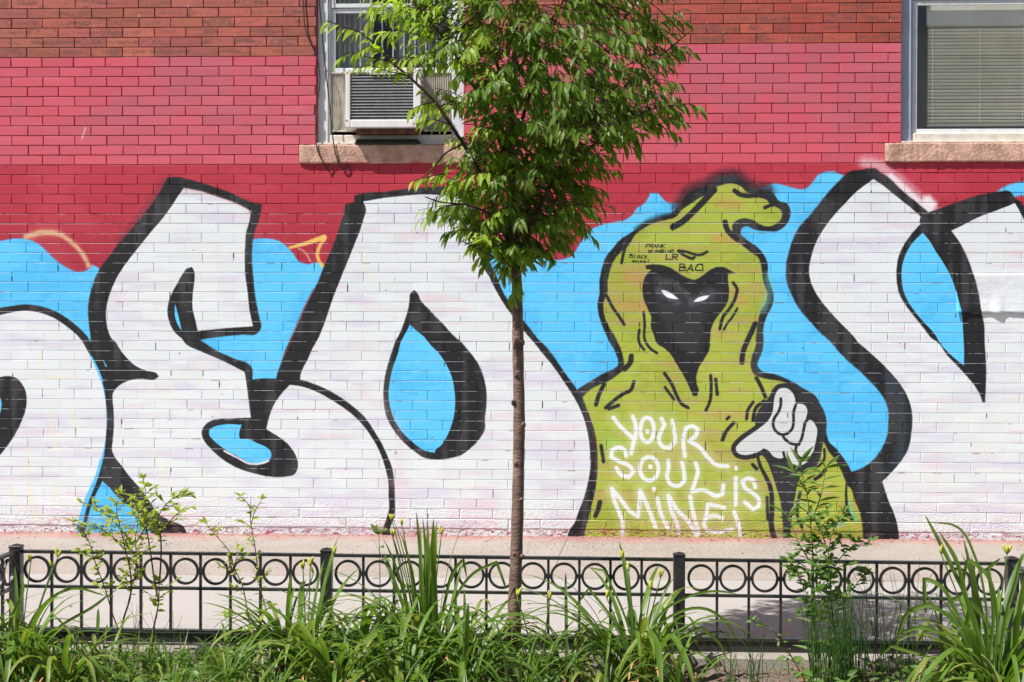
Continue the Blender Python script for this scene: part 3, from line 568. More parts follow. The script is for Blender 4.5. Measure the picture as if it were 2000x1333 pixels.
for xa, xb in ((XL, LW0), (LW1, RW0), (RW1, XR)): mort_block(xa, xb, up)
for xa, xb in ((XL, LS0), (LS1, RS0), (RS1, XR)): mort_block(xa, xb, midr)
mort_block(XL, XR, lowr)
mb.build('mortar', M_MORT, wall)
# the body of the building round the seen bricks
M_BODY = mat('wall_render', srgb((176, 92, 88)), .8, col2=srgb((160, 78, 76)), scale=6)
M_IN = mat('dark_room', (.05, .047, .045), .9)
mb = MB(); ZT = zrow(NTOP)
mb.box(-12, XL-.001, .004, .3, -.05, 6.5); mb.box(XR+.001, 12, .004, .3, -.05, 6.5); mb.box(XL, XR, .004, .3, ZT+.002, 6.5)
mb.build('wall_body', M_BODY, wall)
mb = MB()      # reveals of both openings and the rooms' dark box
for a, b in ((LW0, LW1), (RW0, RW1)):
    mb.box(a-.12, a-.001, .032, .3, zrow(9), ZT); mb.box(b+.001, b+.12, .032, .3, zrow(9), ZT)
mb.build('window_reveal', M_BODY, wall)
mb = MB()
for a, b in ((LW0, LW1), (RW0, RW1)):
    mb.box(a-.1, b+.1, 1.5, 1.52, zrow(11), ZT+.3); mb.box(a-.12, a-.1, .3, 1.5, zrow(11), ZT+.3); mb.box(b+.1, b+.12, .3, 1.5, zrow(11), ZT+.3); mb.box(a-.1, b+.1, .3, 1.5, zrow(11), zrow(11)+.02)
    mb.box(a-.1, b+.1, .3, 1.5, ZT+.28, ZT+.3)
mb.build('room_interior', M_IN, wall)
# sills: brownstone blocks
def sill_mat():
    m = mat('brownstone', srgb((214, 174, 154)), .85, col2=srgb((168, 130, 114)), scale=11, bump=(60, .006), detail=8)
    nt = m.node_tree; b = nt.nodes['Principled BSDF']; src = b.inputs['Base Color'].links[0].from_socket
    g = nt.nodes.new('ShaderNodeNewGeometry'); sp = nt.nodes.new('ShaderNodeSeparateXYZ'); nt.links.new(g.outputs['Position'], sp.inputs[0])
    n = nt.nodes.new('ShaderNodeTexNoise'); n.inputs['Scale'].default_value = 7; nt.links.new(g.outputs['Position'], n.inputs[0])
    r = nt.nodes.new('ShaderNodeMapRange'); r.inputs[1].default_value = zrow(10.35); r.inputs[2].default_value = zrow(11.05); r.inputs[3].default_value = -.45; r.inputs[4].default_value = .35
    nt.links.new(sp.outputs[2], r.inputs[0]); ad = nt.nodes.new('ShaderNodeMath'); ad.operation = 'ADD'; nt.links.new(r.outputs[0], ad.inputs[0]); nt.links.new(n.outputs[0], ad.inputs[1])
    r2 = nt.nodes.new('ShaderNodeMapRange'); r2.inputs[1].default_value = .55; r2.inputs[2].default_value = .95; nt.links.new(ad.outputs[0], r2.inputs[0])
    mx = nt.nodes.new('ShaderNodeMix'); mx.data_type = 'RGBA'; nt.links.new(r2.outputs[0], mx.inputs[0]); nt.links.new(src, mx.inputs[6]); mx.inputs[7].default_value = (*srgb((186, 80, 82)), 1)
    nt.links.new(mx.outputs[2], b.inputs['Base Color']); return m
M_SILL = sill_mat()
def sill(x0, x1):
    N = 60; mb = MB(); V = []; Fq = []
    prof = [(.03, zrow(9)-.001), (-.014, zrow(9)-.004), (-.021, zrow(9)-.011), (-.022, zrow(10)), (-.021, zrow(11)+.012), (-.014, zrow(11)+.004), (.03, zrow(11)+.002)]
    for i in range(N+1):
        x = x0+.003+(x1-x0-.006)*i/N
        for k, (y, z) in enumerate(prof): V.append((x, y+(rr.uniform(-.0022, .0022) if 0 < k < 6 else 0)+(.008 if i in (0, N) and 0 < k < 6 else 0), z+(rr.uniform(-.0018, .0018) if 0 < k < 6 else 0)))
    L = len(prof)
    for i in range(N):
        for k in range(L-1): Fq.append((i*L+k, (i+1)*L+k, (i+1)*L+k+1, i*L+k+1))
    Fq += [tuple(range(L)), tuple(N*L+k for k in range(L))]
    mb.add(V, Fq); return mb.build('window_sill', M_SILL, wall)
sill(LS0, LS1); sill(RS0, RS1)

# ------------------------------------------------------------------ windows
M_WHT = mat('white_painted_wood', srgb((226, 228, 230)), .45, col2=srgb((206, 210, 214)), scale=14, bump=(90, .0008))
M_GREYF = mat('shade_toned_frame', srgb((176, 186, 204)), .5, col2=srgb((160, 170, 190)), scale=8, bump=(90, .0008))  # blue-grey of the shaded casing put into its base colour
M_CREAM = mat('cream_sill_board', srgb((228, 220, 206)), .5, col2=srgb((206, 196, 184)), scale=20, bump=(60, .001))
def glass(name, refl=.0, tint=(.97, .98, .975)):
    m = bpy.data.materials.new(name); m.use_nodes = True; nt = m.node_tree; nt.nodes.remove(nt.nodes['Principled BSDF'])
    t = nt.nodes.new('ShaderNodeBsdfTransparent'); t.inputs[0].default_value = (*tint, 1)
    g = nt.nodes.new('ShaderNodeBsdfGlossy'); g.inputs['Roughness'].default_value = .03
    fr = nt.nodes.new('ShaderNodeLayerWeight'); pw = nt.nodes.new('ShaderNodeMath'); pw.operation = 'POWER'; pw.inputs[1].default_value = 4; nt.links.new(fr.outputs['Facing'], pw.inputs[0]); ad = nt.nodes.new('ShaderNodeMath'); ad.operation = 'ADD'; ad.inputs[1].default_value = .035+refl; nt.links.new(pw.outputs[0], ad.inputs[0])
    ms = nt.nodes.new('ShaderNodeMixShader'); nt.links.new(ad.outputs[0], ms.inputs[0]); nt.links.new(t.outputs[0], ms.inputs[1]); nt.links.new(g.outputs[0], ms.inputs[2])
    nt.links.new(ms.outputs[0], nt.nodes['Material Output'].inputs[0]); return m
M_GL = glass('window_glass')
ZS = zrow(9)                                   # sill level
def window(x0, x1, zmeet, grey, lower_bottom):
    """casing + two sashes; returns the casing (a part of the wall)"""
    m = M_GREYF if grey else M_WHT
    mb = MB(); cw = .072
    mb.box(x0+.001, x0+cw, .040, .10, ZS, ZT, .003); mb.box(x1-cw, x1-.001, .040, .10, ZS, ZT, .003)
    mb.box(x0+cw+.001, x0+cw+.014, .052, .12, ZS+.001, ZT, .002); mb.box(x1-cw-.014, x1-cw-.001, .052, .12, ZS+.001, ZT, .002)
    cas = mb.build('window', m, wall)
    mb = MB(); mb.box(x0+.002, x1-.002, .002, .14, ZS, ZS+.012, .002); mb.box(x0+cw+.016, x1-cw-.016, .03, .13, ZS+.013, ZS+.068, .004)
    mb.build('sill_board', M_CREAM, cas)
    a, b = x0+cw+.016, x1-cw-.016
    mb = MB(); mb.box(a, a+.030, .068, .10, lower_bottom, zmeet, .002); mb.box(b-.030, b, .068, .10, lower_bottom, zmeet, .002)
    mb.box(a+.031, b-.031, .066, .10, lower_bottom, lower_bottom+.030, .002); mb.box(a+.031, b-.031, .066, .10, zmeet-.030, zmeet, .002)
    mb.build('lower_sash', M_WHT, cas)
    mb = MB(); mb.box(a, a+.034, .058, .066, zmeet+.003, ZT, .001); mb.box(b-.034, b, .058, .066, zmeet+.003, ZT, .001); mb.box(a+.035, b-.035, .056, .066, zmeet+.004, zmeet+.03, .001)
    mb.build('upper_sash', M_WHT, cas)
    mb = MB(); mb.box(a+.02, b-.02, .084, .087, lower_bottom+.02, zmeet-.02); mb.build('lower_pane', M_GL, cas)
    mb = MB(); mb.box(a+.02, b-.02, .0605, .0635, zmeet+.02, ZT); mb.build('upper_pane', M_GL, cas)
    return cas, a, b
zq = lambda px, py, Y=0.0: float(P(px, py, Y)[2]); xq = lambda px, py, Y=0.0: float(P(px, py, Y)[0])
win1, A1, B1 = window(LW0, LW1, zq(700, 17, .07), False, zq(700, 142, .07))
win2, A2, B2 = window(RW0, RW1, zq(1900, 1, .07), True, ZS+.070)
win1['label'] = 'white sash window holding the air conditioner'; win2['label'] = 'sash window with a lowered blind, its frame coloured blue-grey for shade'
# thin vertical bars behind the glass of the left window
M_BAR = mat('pale_bar', srgb((205, 203, 196)), .5, col2=srgb((186, 182, 172)))
for k in range(9):
    x = xq(704+k*21.3, 80, .12)
    if x < B1-.03:
        mb = MB(); mb.box(x-.005, x+.005, .115, .125, zq(700, 142, .12), ZT); mb.build('guard_bar', M_BAR, win1)
# curtains behind the left window
M_CUR = mat('sheer_curtain', srgb((216, 214, 204)), .9, col2=srgb((150, 146, 138)), scale=12, stretch=(1, 1, .1))
def drape(name, x0, x1, y, z0, z1, amp, folds, m, label, cat):
    mb = MB(); N = folds*8; V = []
    for i in range(N+1):
        t = i/N; x = x0+(x1-x0)*t; yy = y+amp*math.sin(t*folds*2*math.pi)+amp*.4*math.sin(t*folds*4.7)
        V += [(x, yy, z0), (x, yy*1.0, z1)]
    V += [(p[0], p[1]+.002, p[2]) for p in V]; M2 = 2*(N+1)
    Fq = [(2*i, 2*i+2, 2*i+3, 2*i+1) for i in range(N)]+[(M2+2*i, M2+2*i+1, M2+2*i+3, M2+2*i+2) for i in range(N)]
    mb.add(V, Fq); return setp(mb.build(name, m, None, True), label, cat)
drape('curtain', A1, A1+.27, .20, zq(700, 146, .2), ZT, .014, 7, M_CUR, 'pale pleated curtain behind the left part of the window over the air conditioner', 'curtain')
drape('curtain', A1+.42, B1, .24, zq(700, 146, .2), ZT, .016, 6, mat('grey_curtain', srgb((118, 120, 122)), .9, col2=srgb((92, 94, 96)), scale=10, stretch=(1, 1, .1)), 'grey curtain behind the right part of the window over the air conditioner', 'curtain')
# right window: venetian blind
M_BLI = mat('blind_slat', srgb((238, 236, 226)), .55, col2=srgb((226, 224, 212)), scale=4)
bl = empty('window_blind', ((A2+B2)/2, .14, ZS+.1), 'lowered pale grey venetian blind inside the window at top right', 'blind')
xb0, xb1 = xq(1812, 150, .13), B2-.02; zt_ = zq(1900, 50, .13); zb_ = zq(1900, 243, .13)
mb = MB(); mb.box(xb0-.01, xb1, .12, .16, zt_, zq(1900, 12, .13), .003); mb.build('headrail', M_BLI, bl)
mb = MB(); V = []; hl = (xb1-xb0)/2
for i in range(5):
    t = i/4; yy = -.011+.022*t; zz = .0085-.017*t+.002*math.sin(t*math.pi); V += [(-hl, yy, zz), (hl, yy, zz), (-hl, yy, zz+.0007), (hl, yy, zz+.0007)]
mb.add(V, [(4*i, 4*i+1, 4*i+5, 4*i+4) for i in range(4)]+[(4*i+2, 4*i+6, 4*i+7, 4*i+3) for i in range(4)])
slm = mb.mesh('slat', M_BLI, True); ns = int((zt_-zb_)/.0228)
for k in range(ns+1):
    link('slat', slm, bl, Vector(((xb0+xb1)/2-bl.location.x, rr.uniform(-.001, .001)-.005, zt_-k*.0228-.008-bl.location.z)), (rr.uniform(-.06, .06)+.1, rr.uniform(-.0015, .0015), 0))
for xx in (xb0+.03, (xb0+xb1)/2, xb1-.06):
    mb = MB(); mb.tube([(xx, .122, zt_), (xx, .122, zb_)], .0012, 5); mb.build('ladder_cord', M_BLI, bl)
mb = MB(); mb.box(A2, B2, .26, .27, ZS, ZT); setp(mb.build('roller_shade', mat('dim_shade', srgb((142, 132, 122)), .9, col2=srgb((120, 112, 104)), scale=3)), 'dim beige shade hanging behind the venetian blind', 'shade')

# ------------------------------------------------------------------ air conditioner
M_ACW = mat('white_enamel', srgb((232, 230, 228)), .35, col2=srgb((222, 218, 214)), scale=12, bump=(120, .0003))
M_ACD = mat('dark_coil', (.075, .077, .082), .6, col2=(.11, .11, .115), scale=60)
M_RUST = mat('rusty_metal', srgb((112, 74, 54)), .8, col2=srgb((62, 44, 38)), scale=22, bump=(80, .002))
M_FIN = mat('fin_metal', srgb((225, 226, 228)), .4, col2=srgb((196, 198, 200)), scale=30)
YF = -.115
ax0, ax1 = xq(675, 190, YF), xq(822, 190, YF); az1, az0 = zq(748, 134, YF), zq(748, 249, YF)
ac = empty('air_conditioner', ((ax0+ax1)/2, 0, az0), 'white window air conditioner with dark louvred back sticking out of the left window', 'air conditioner')
mb = MB(); fx = .031
mb.box(ax0, ax0+fx, YF, YF+.03, az0, az1, .004); mb.box(ax1-fx*1.6, ax1, YF, YF+.03, az0, az1, .004)
mb.box(ax0+fx+.0005, ax1-fx*1.6-.0005, YF, YF+.03, az1-.027, az1, .004); mb.box(ax0+fx+.0005, ax1-fx*1.6-.0005, YF, YF+.03, az0, az0+.05, .004)
mb.build('face_frame', M_ACW, ac)
mb = MB(); mb.box(ax0+.004, ax1-.004, YF+.031, .16, az1-.008, az1-.002); mb.box(ax0+.004, ax1-.004, YF+.031, .16, az0+.002, az0+.008)
mb.box(ax0+.002, ax0+.006, YF+.031, .16, az0+.004, az1-.004); mb.box(ax1-.006, ax1-.002, YF+.031, .16, az0+.004, az1-.004)
mb.build('case', M_ACW, ac)
mb = MB(); mb.box(ax0+fx-.004, ax1-fx*1.6+.004, YF+.022, YF+.03, az0+.045, az1-.022); mb.build('coil', M_ACD, ac)
gz0, gz1 = az0+.054, az1-.034
for k in range(16):
    z = gz0+(gz1-gz0)*k/15; mb = MB(); mb.box(ax0+fx, ax1-fx*1.6, YF+.008, YF+.016, z-.0016, z+.0016); mb.build('louvre', M_FIN, ac)
for k in range(9):                               # side vents
    z = az0+.06+k*.035
    mb = MB()
    for q in range(3): mb.box(ax1-.0015, ax1+.0008, YF+.05+q*.03, YF+.072+q*.03, z, z+.02)
    mb.build('side_vent', M_ACD, ac)
mb = MB(); nx0, nx1 = xq(722, 139, YF), xq(773, 139, YF); mb.box(nx0, nx1, YF-.006, YF-.0005, zq(748, 146, YF), zq(748, 134.5, YF), .002); npl = mb.build('nameplate', M_ACW, ac)
tc = bpy.data.curves.new('t', 'FONT'); tc.body = 'FRIGIDAIRE'; tc.size = .021; tc.align_x = 'CENTER'; tc.extrude = .0006; tc.space_character = 1.15
to = bpy.data.objects.new('t', tc); COL.objects.link(to); bpy.context.view_layer.update()
me = bpy.data.meshes.new_from_object(to.evaluated_get(bpy.context.evaluated_depsgraph_get())); bpy.data.objects.remove(to)
me.materials.clear(); me.materials.append(mat('grey_print', (.22, .22, .22), .6, col2=(.28, .28, .28)))
lt = link('lettering', me, npl, Vector(((nx0+nx1)/2, YF-.0068, zq(748, 143.3, YF)))-world_of(npl), (math.pi/2, 0, 0))
for (px, py) in ((677, 236), (678, 143), (809, 242)):
    mb = MB(); x, z = xq(px, py, YF), zq(px, py, YF); V = [(x+(.008 if k % 2 else .005)*math.cos(k*.8), YF-.0006, z+.006*math.sin(k*.8)) for k in range(8)]
    V += [(p[0], p[1]-.0008, p[2]) for p in V]; mb.add(V, [tuple(range(8)), tuple(range(8, 16))]+[(k, (k+1) % 8, 8+(k+1) % 8, 8+k) for k in range(8)])
    mb.build('rust_patch', mat('orange_rust', srgb((206, 110, 62)), .9, col2=srgb((150, 80, 50)), scale=80), ac)
# accordion side panels
M_ACC = mat('accordion_vinyl', srgb((214, 210, 198)), .6, col2=srgb((190, 184, 168)), scale=20)
def accordion(x0, x1, z0, z1):
    n = max(4, int((x1-x0)/.0125)); mb = MB(); V = []
    for i in range(2*n+1):
        x = x0+(x1-x0)*i/(2*n); y = .062+(.014 if i % 2 else 0); V += [(x, y, z0), (x, y, z1)]
    mb.add(V, [(2*i, 2*i+2, 2*i+3, 2*i+1) for i in range(2*n)]); mb.box(x0, x1, .056, .084, z1, z1+.008); mb.box(x0, x1, .056, .084, z0-.008, z0); mb.build('accordion_panel', M_ACC, ac)
za1, za0 = zq(700, 144, .06), zq(700, 255, .06)
accordion(A1+.002, ax0+.02, za0, za1); accordion(ax1+.0, B1-.002, za0, za1)
mb = MB(); mb.box(ax0+.06, ax1-.02, -.05, .10, zq(748, 262, -.03), az0+.0015, .004); mb.build('support_bracket', M_RUST, ac)
mb = MB()
for k in range(3): mb.box(ax0+.045+.006*k, ax1-.01-.01*k, -.026+.004*k, .10, ZS+.004+.0105*k, ZS+.0125+.0105*k, .002)
setp(mb.build('support_pads', mat('black_rubber', (.02, .02, .022), .7, col2=(.035, .033, .03))), 'stack of black pads on the brown sill wedged under the air conditioner', 'pads')

# ------------------------------------------------------------------ cables
M_CAB = mat('black_cable', (.018, .018, .02), .55, col2=(.03, .03, .03))
def cable(pts, r, label):
    q = cr([tuple(P(px, py, Y)) for px, py, Y in pts], 8); mb = MB(); mb.tube(q, r, 6); return setp(mb.build('cable', M_CAB, None, True), label, 'cable', 'loose cables beside the left window')
cable([(588, -180, -.008), (592, -60, -.01), (593, 20, -.012), (597, 60, -.014), (610, 92, -.014), (619, 112, -.02), (624, 140, -.02), (623, 180, -.02), (618, 205, -.016), (617, 250, -.02), (618, 284, -.03), (624, 304, -.032), (634, 322, -.028), (643, 334, -.012), (648, 326, -.01)], .0042, 'thin black cable hanging in a curve over the bricks left of the window frame')
cable([(612, -180, -.008), (620, -40, -.01), (626, 30, -.02), (633, 110, -.02), (641, 180, -.02), (647, 240, -.02), (652, 282, -.03), (657, 306, -.032), (665, 326, -.02), (674, 335, -.012), (681, 332, -.01), (680, 322, -.01)], .0046, 'thin black cable crossing the white window frame and ending in a hook below the sill')

# ------------------------------------------------------------------ sheet fixed to the wall at the right
xs0, xs1 = wx(1867, 570), wx(2140, 570); zs1, zs0 = zq(1900, 534), zq(1900, 612)
mb = MB(); N, M_ = 60, 16; V = []
for j in range(M_+1):
    for i in range(N+1):
        t = i/N; s_ = j/M_; x = xs0+(xs1-xs0)*t; z = zs0+(zs1-zs0)*s_+(math.sin(t*37)*.0035+rr.uniform(-.002, .002) if j == 0 else 0)
        lift = .007+(1-s_)**3*(.006+.012*max(0, math.sin(t*23+1))**3)+rr.uniform(-.0008, .0008)
        V.append((x+(rr.uniform(-.003, .003) if i in (0, N) else 0), -lift, z))
K0 = len(V); V += [(p[0], p[1]+.004, p[2]) for p in V]
Fq = [(j*(N+1)+i, j*(N+1)+i+1, (j+1)*(N+1)+i+1, (j+1)*(N+1)+i) for j in range(M_) for i in range(N)]
Fq += [tuple(K0+k for k in f[::-1]) for f in Fq]
bd = [i for i in range(N+1)]+[j*(N+1)+N for j in range(1, M_+1)]+[M_*(N+1)+i for i in range(N-1, -1, -1)]+[j*(N+1) for j in range(M_-1, 0, -1)]
Fq += [(bd[k], bd[(k+1) % len(bd)], K0+bd[(k+1) % len(bd)], K0+bd[k]) for k in range(len(bd))]
mb.add(V, Fq); setp(mb.build('wall_sheet', M_PLY, None, True), 'rough painted-over sheet stuck on the bricks at the right edge, its lower edge curling away', 'sheet')

# ------------------------------------------------------------------ ground
def conc(name, c1, c2, peb, pdens, bump, redwall=False):
    m = mat(name, c1, .85, col2=c2, scale=2.2, bump=(140, bump), detail=10)
    nt = m.node_tree; b = nt.nodes['Principled BSDF']; src = b.inputs['Base Color'].links[0].from_socket
    g = nt.nodes.new('ShaderNodeNewGeometry'); v = nt.nodes.new('ShaderNodeTexNoise'); v.inputs['Scale'].default_value = 48; v.inputs['Detail'].default_value = 3; nt.links.new(g.outputs['Position'], v.inputs[0])
    n = nt.nodes.new('ShaderNodeTexNoise'); n.inputs['Scale'].default_value = .9; n.inputs['Detail'].default_value = 3; nt.links.new(g.outputs['Position'], n.inputs[0])
    r = nt.nodes.new('ShaderNodeMapRange'); r.inputs[1].default_value = .54; r.inputs[2].default_value = .60; nt.links.new(v.outputs[0], r.inputs[0])
    r2 = nt.nodes.new('ShaderNodeMapRange'); r2.inputs[1].default_value = .45; r2.inputs[2].default_value = .65; r2.inputs[3].default_value = pdens*.25; r2.inputs[4].default_value = pdens; nt.links.new(n.outputs[0], r2.inputs[0])
    mu = nt.nodes.new('ShaderNodeMath'); mu.operation = 'MULTIPLY'; nt.links.new(r.outputs[0], mu.inputs[0]); nt.links.new(r2.outputs[0], mu.inputs[1])
    mx = nt.nodes.new('ShaderNodeMix'); mx.data_type = 'RGBA'; nt.links.new(mu.outputs[0], mx.inputs[0]); nt.links.new(src, mx.inputs[6]); mx.inputs[7].default_value = (*peb, 1)
    o = mx.outputs[2]
    if redwall:      # red overspray where the paint drifted onto the concrete
        sp = nt.nodes.new('ShaderNodeSeparateXYZ'); nt.links.new(g.outputs['Position'], sp.inputs[0])
        n3 = nt.nodes.new('ShaderNodeTexNoise'); n3.inputs['Scale'].default_value = 3.5; n3.inputs['Detail'].default_value = 5; nt.links.new(g.outputs['Position'], n3.inputs[0])
        r3 = nt.nodes.new('ShaderNodeMapRange'); r3.inputs[1].default_value = -.5; r3.inputs[2].default_value = 0; r3.inputs[3].default_value = -.45; r3.inputs[4].default_value = .45; nt.links.new(sp.outputs[1], r3.inputs[0])
        ad = nt.nodes.new('ShaderNodeMath'); ad.operation = 'ADD'; nt.links.new(r3.outputs[0], ad.inputs[0]); nt.links.new(n3.outputs[0], ad.inputs[1])
        r4 = nt.nodes.new('ShaderNodeMapRange'); r4.inputs[1].default_value = .36; r4.inputs[2].default_value = 1.0; r4.inputs[4].default_value = .62; nt.links.new(ad.outputs[0], r4.inputs[0])
        m2 = nt.nodes.new('ShaderNodeMix'); m2.data_type = 'RGBA'; nt.links.new(r4.outputs[0], m2.inputs[0]); nt.links.new(o, m2.inputs[6]); m2.inputs[7].default_value = (*srgb((176, 96, 92)), 1); o = m2.outputs[2]
    nt.links.new(o, b.inputs['Base Color']); return m
M_C1 = conc('old_concrete', (.41, .355, .312), (.34, .292, .256), (.11, .09, .075), .85, .006, True)
M_C2 = conc('smooth_concrete', (.41, .385, .36), (.38, .355, .33), (.16, .14, .12), .3, .0015)
M_KERB = conc('kerb_concrete', (.36, .32, .28), (.28, .25, .22), (.1, .09, .08), .5, .003)
YJ = G(1000, 1128)[1]; YK1, YK0 = -3.30, -3.49; YB = -4.75
sw = bpy.data.objects.new('sidewalk', None); COL.objects.link(sw); setp(sw, kind='structure')
mb = MB(); mb.box(-12, 12, YJ+.004, .02, -.12, 0, .004); mb.build('concrete_slab', M_C1, sw)
M_TAR = mat('joint_dirt', (.09, .075, .06), .95, col2=(.16, .13, .11), scale=40)
for (a_, b_) in (((1108, 1052), (1074, 1127)), ((300, 1052), (240, 1127))):
    p_ = [tuple(G(a_[0]+(b_[0]-a_[0])*t+rr.uniform(-2, 2), a_[1]+(b_[1]-a_[1])*t, .0006)) for t in np.linspace(0, 1, 14)]; mbj = MB(); mbj.tube(p_, [rr.uniform(.001, .003) for _ in p_], 4); mbj.build('slab_crack', M_TAR, sw)
mb = MB(); mb.box(-12, 12, YK1, YJ-.004, -.12, -.003, .004); mb.build('concrete_slab', M_C2, sw)
mb = MB(); mb.box(-12, 12, YK1, .0, -.3, -.121); mb.build('slab_base', M_KERB, sw)
FX0, FX1 = float(P(32, 1200, -3.39)[0]), float(P(1976, 1200, -3.39)[0])
mb = MB(); mb.box(FX0-.08, FX1+.08, YK0, YK1-.002, -.2, -.001, .008); k_ = mb.build('kerb', M_KERB); setp(k_, kind='structure')
mb = MB(); mb.box(-12, FX0-.2, YB, YK1-.004, -.2, -.004, .004); mb.box(FX1+.2, 12, YB, YK1-.004, -.2, -.004, .004); setp(mb.build('side_pavement', M_C2), kind='structure')
mb = MB(); mb.box(FX0-.198, FX0-.082, YB, YK1-.004, -.2, -.001, .006); mb.box(FX1+.082, FX1+.198, YB, YK1-.004, -.2, -.001, .006); setp(mb.build('side_kerb', M_KERB), kind='structure')
mb = MB(); mb.box(-12, 12, YB-.15, YB-.002, -.3, 0, .01); setp(mb.build('road_kerb', M_KERB), kind='structure')
M_ROAD = mat('asphalt', (.055, .054, .053), .9, col2=(.075, .073, .07), scale=40, bump=(200, .004))
mb = MB(); mb.add([(-60, -80, -.14), (60, -80, -.14), (60, YB-.15, -.14), (-60, YB-.15, -.14)], [(0, 1, 2, 3)]); setp(mb.build('road', M_ROAD), kind='structure')
mb = MB(); mb.add([(-200, -200, -.31), (200, -200, -.31), (200, 60, -.31), (-200, 60, -.31)], [(0, 1, 2, 3)]); setp(mb.build('ground', M_KERB), kind='structure')
M_SOIL = mat('bed_soil', (.13, .095, .072), .95, col2=(.22, .175, .14), scale=26, bump=(55, .02), detail=10)
mb = MB(); NX, NY = 170, 36; V = []
for j in range(NY+1):
    for i in range(NX+1):
        V.append((FX0-.08+(FX1-FX0+.16)*i/NX, YB+(YK0-YB)*j/NY, -.045+rr.uniform(-.008, .010)+.012*math.sin(i*.31)*math.sin(j*.5)))
mb.add(V, [(j*(NX+1)+i, j*(NX+1)+i+1, (j+1)*(NX+1)+i+1, (j+1)*(NX+1)+i) for j in range(NY) for i in range(NX)]); setp(mb.build('soil', M_SOIL, None, True), kind='structure')

# ------------------------------------------------------------------ fence
M_IRON = mat('black_iron_paint', (.014, .015, .017), .36, col2=(.040, .038, .036), scale=18, bump=(110, .001), spec=.5)
YFN = -3.39
fence = empty('garden_fence', (0, YFN, 0), 'low black iron garden fence with a row of rings, standing on the kerb', 'fence')
postx = [FX0, float(P(638, 1180, YFN)[0]), float(P(1326, 1180, YFN)[0]), FX1]
dz = lambda x: -.0035*x+.000
ZTR, ZMR, ZBR, ZRC = .402, .247, .054, .323
def post(x, y):
    z = dz(x); mb = MB(); h = .025
    mb.box(x-h, x+h, y-h, y+h, .0, .418+z, .003); mb.box(x-h-.002, x+h+.002, y-h-.002, y+h+.002, .419+z, .428+z, .002)
    mb.add([(x-h, y-h, .4281+z), (x+h, y-h, .4281+z), (x+h, y+h, .4281+z), (x-h, y+h, .4281+z), (x, y, .437+z)], [(0, 1, 4), (1, 2, 4), (2, 3, 4), (3, 0, 4)])
    mb.box(x-.045, x+.045, y-.045, y+.045, -.002, .006, .001)
    mb.build('post', M_IRON, fence)
for x in postx: post(x, YFN)
# shared ring mesh
def ring_mesh():
    mb = MB(); R1, R2, n = .0600, .0490, 36; V = []
    for k in range(n):
        a = 2*math.pi*k/n; c, s_ = math.cos(a), math.sin(a)
        V += [(R1*c, -.006, R1*s_), (R2*c, -.006, R2*s_), (R2*c, .006, R2*s_), (R1*c, .006, R1*s_)]
    Fq = []
    for k in range(n):
        a = 4*k; b = 4*((k+1) % n)
        for e in range(4): Fq.append((a+e, a+(e+1) % 4, b+(e+1) % 4, b+e))
    mb.add(V, Fq); return mb.mesh('ring', M_IRON)
RING = ring_mesh()
def rod(name, p0, p1, wx_, wy_, par):
    """a bar of rectangular section from p0 to p1 (along x, y or z)"""
    p0 = np.array(p0, float); p1 = np.array(p1, float); d = p1-p0; d /= np.linalg.norm(d)
    s1 = np.array([1, 0, 0]) if abs(d[2]) > .9 else np.array([0, 0, 1.0]); s1 = s1-d*(s1@d); s1 /= np.linalg.norm(s1); s2 = np.cross(d, s1)
    V = [p+s1*a*wx_/2+s2*b*wy_/2 for p in (p0, p1) for a, b in ((-1, -1), (1, -1), (1, 1), (-1, 1))]
    mb = MB(); mb.add(V, [(0, 1, 2, 3), (4, 5, 6, 7), (0, 1, 5, 4), (1, 2, 6, 5), (2, 3, 7, 6), (3, 0, 4, 7)]); return mb.build(name, M_IRON, par)
def section(p, q, n):
    """a run of fence between two posts, n rings; p, q are (x, y)"""
    p = np.array(p, float); q = np.array(q, float); L = np.linalg.norm(q-p); d = (q-p)/L; ang = math.atan2(d[1], d[0])
    a = p+d*.027; b = q-d*.027; l = L-.054; st = l/n
    at = lambda pt, z: (pt[0], pt[1], z+dz(pt[0]))
    rod('top_rail', at(a, ZTR), at(b, ZTR), .013, .026, fence); rod('middle_rail', at(a, ZMR), at(b, ZMR), .012, .022, fence); rod('base_rail', at(a, ZBR+.005), at(b, ZBR+.005), .010, .034, fence); rod('kick_plate', at(a, .0275), at(b, .0275), .0425, .014, fence)
    for k in range(n):
        c = a+d*(k+.5)*st; o = link('ring', RING, fence, Vector((c[0], c[1]-YFN, ZRC+dz(c[0]))), (0, 0, ang))
        if k:
            c = a+d*k*st
            rod('picket', at(c, ZBR+.0105), at(c, ZMR-.0065), .0115, .0115, fence); rod('picket', at(c, ZMR+.0065), at(c, ZTR-.007), .0115, .0115, fence)
        cc = a+d*k*st; mb = MB(); hx = .0105
        V = []
        for s_ in (-.0075, .0075):
            nrm = np.array([-d[1], d[0]])
            for (u, v) in ((-hx, -.009), (hx, -.009), (hx, .009), (-hx, .009)):
                pt = cc+d*u+nrm*s_; V.append((pt[0], pt[1], ZRC+v+dz(pt[0])))
        if k: mb.add(V, [(0, 1, 2, 3), (4, 5, 6, 7), (0, 1, 5, 4), (1, 2, 6, 5), (2, 3, 7, 6), (3, 0, 4, 7)]); mb.build('ring_clip', M_IRON, fence)
section((postx[0], YFN), (postx[1], YFN), 10); section((postx[1], YFN), (postx[2], YFN), 11); section((postx[2], YFN), (postx[3], YFN), 10)
for x in (postx[0], postx[3]):
    section((x, YFN-1.2), (x, YFN), 9); post(x, YFN-1.2)

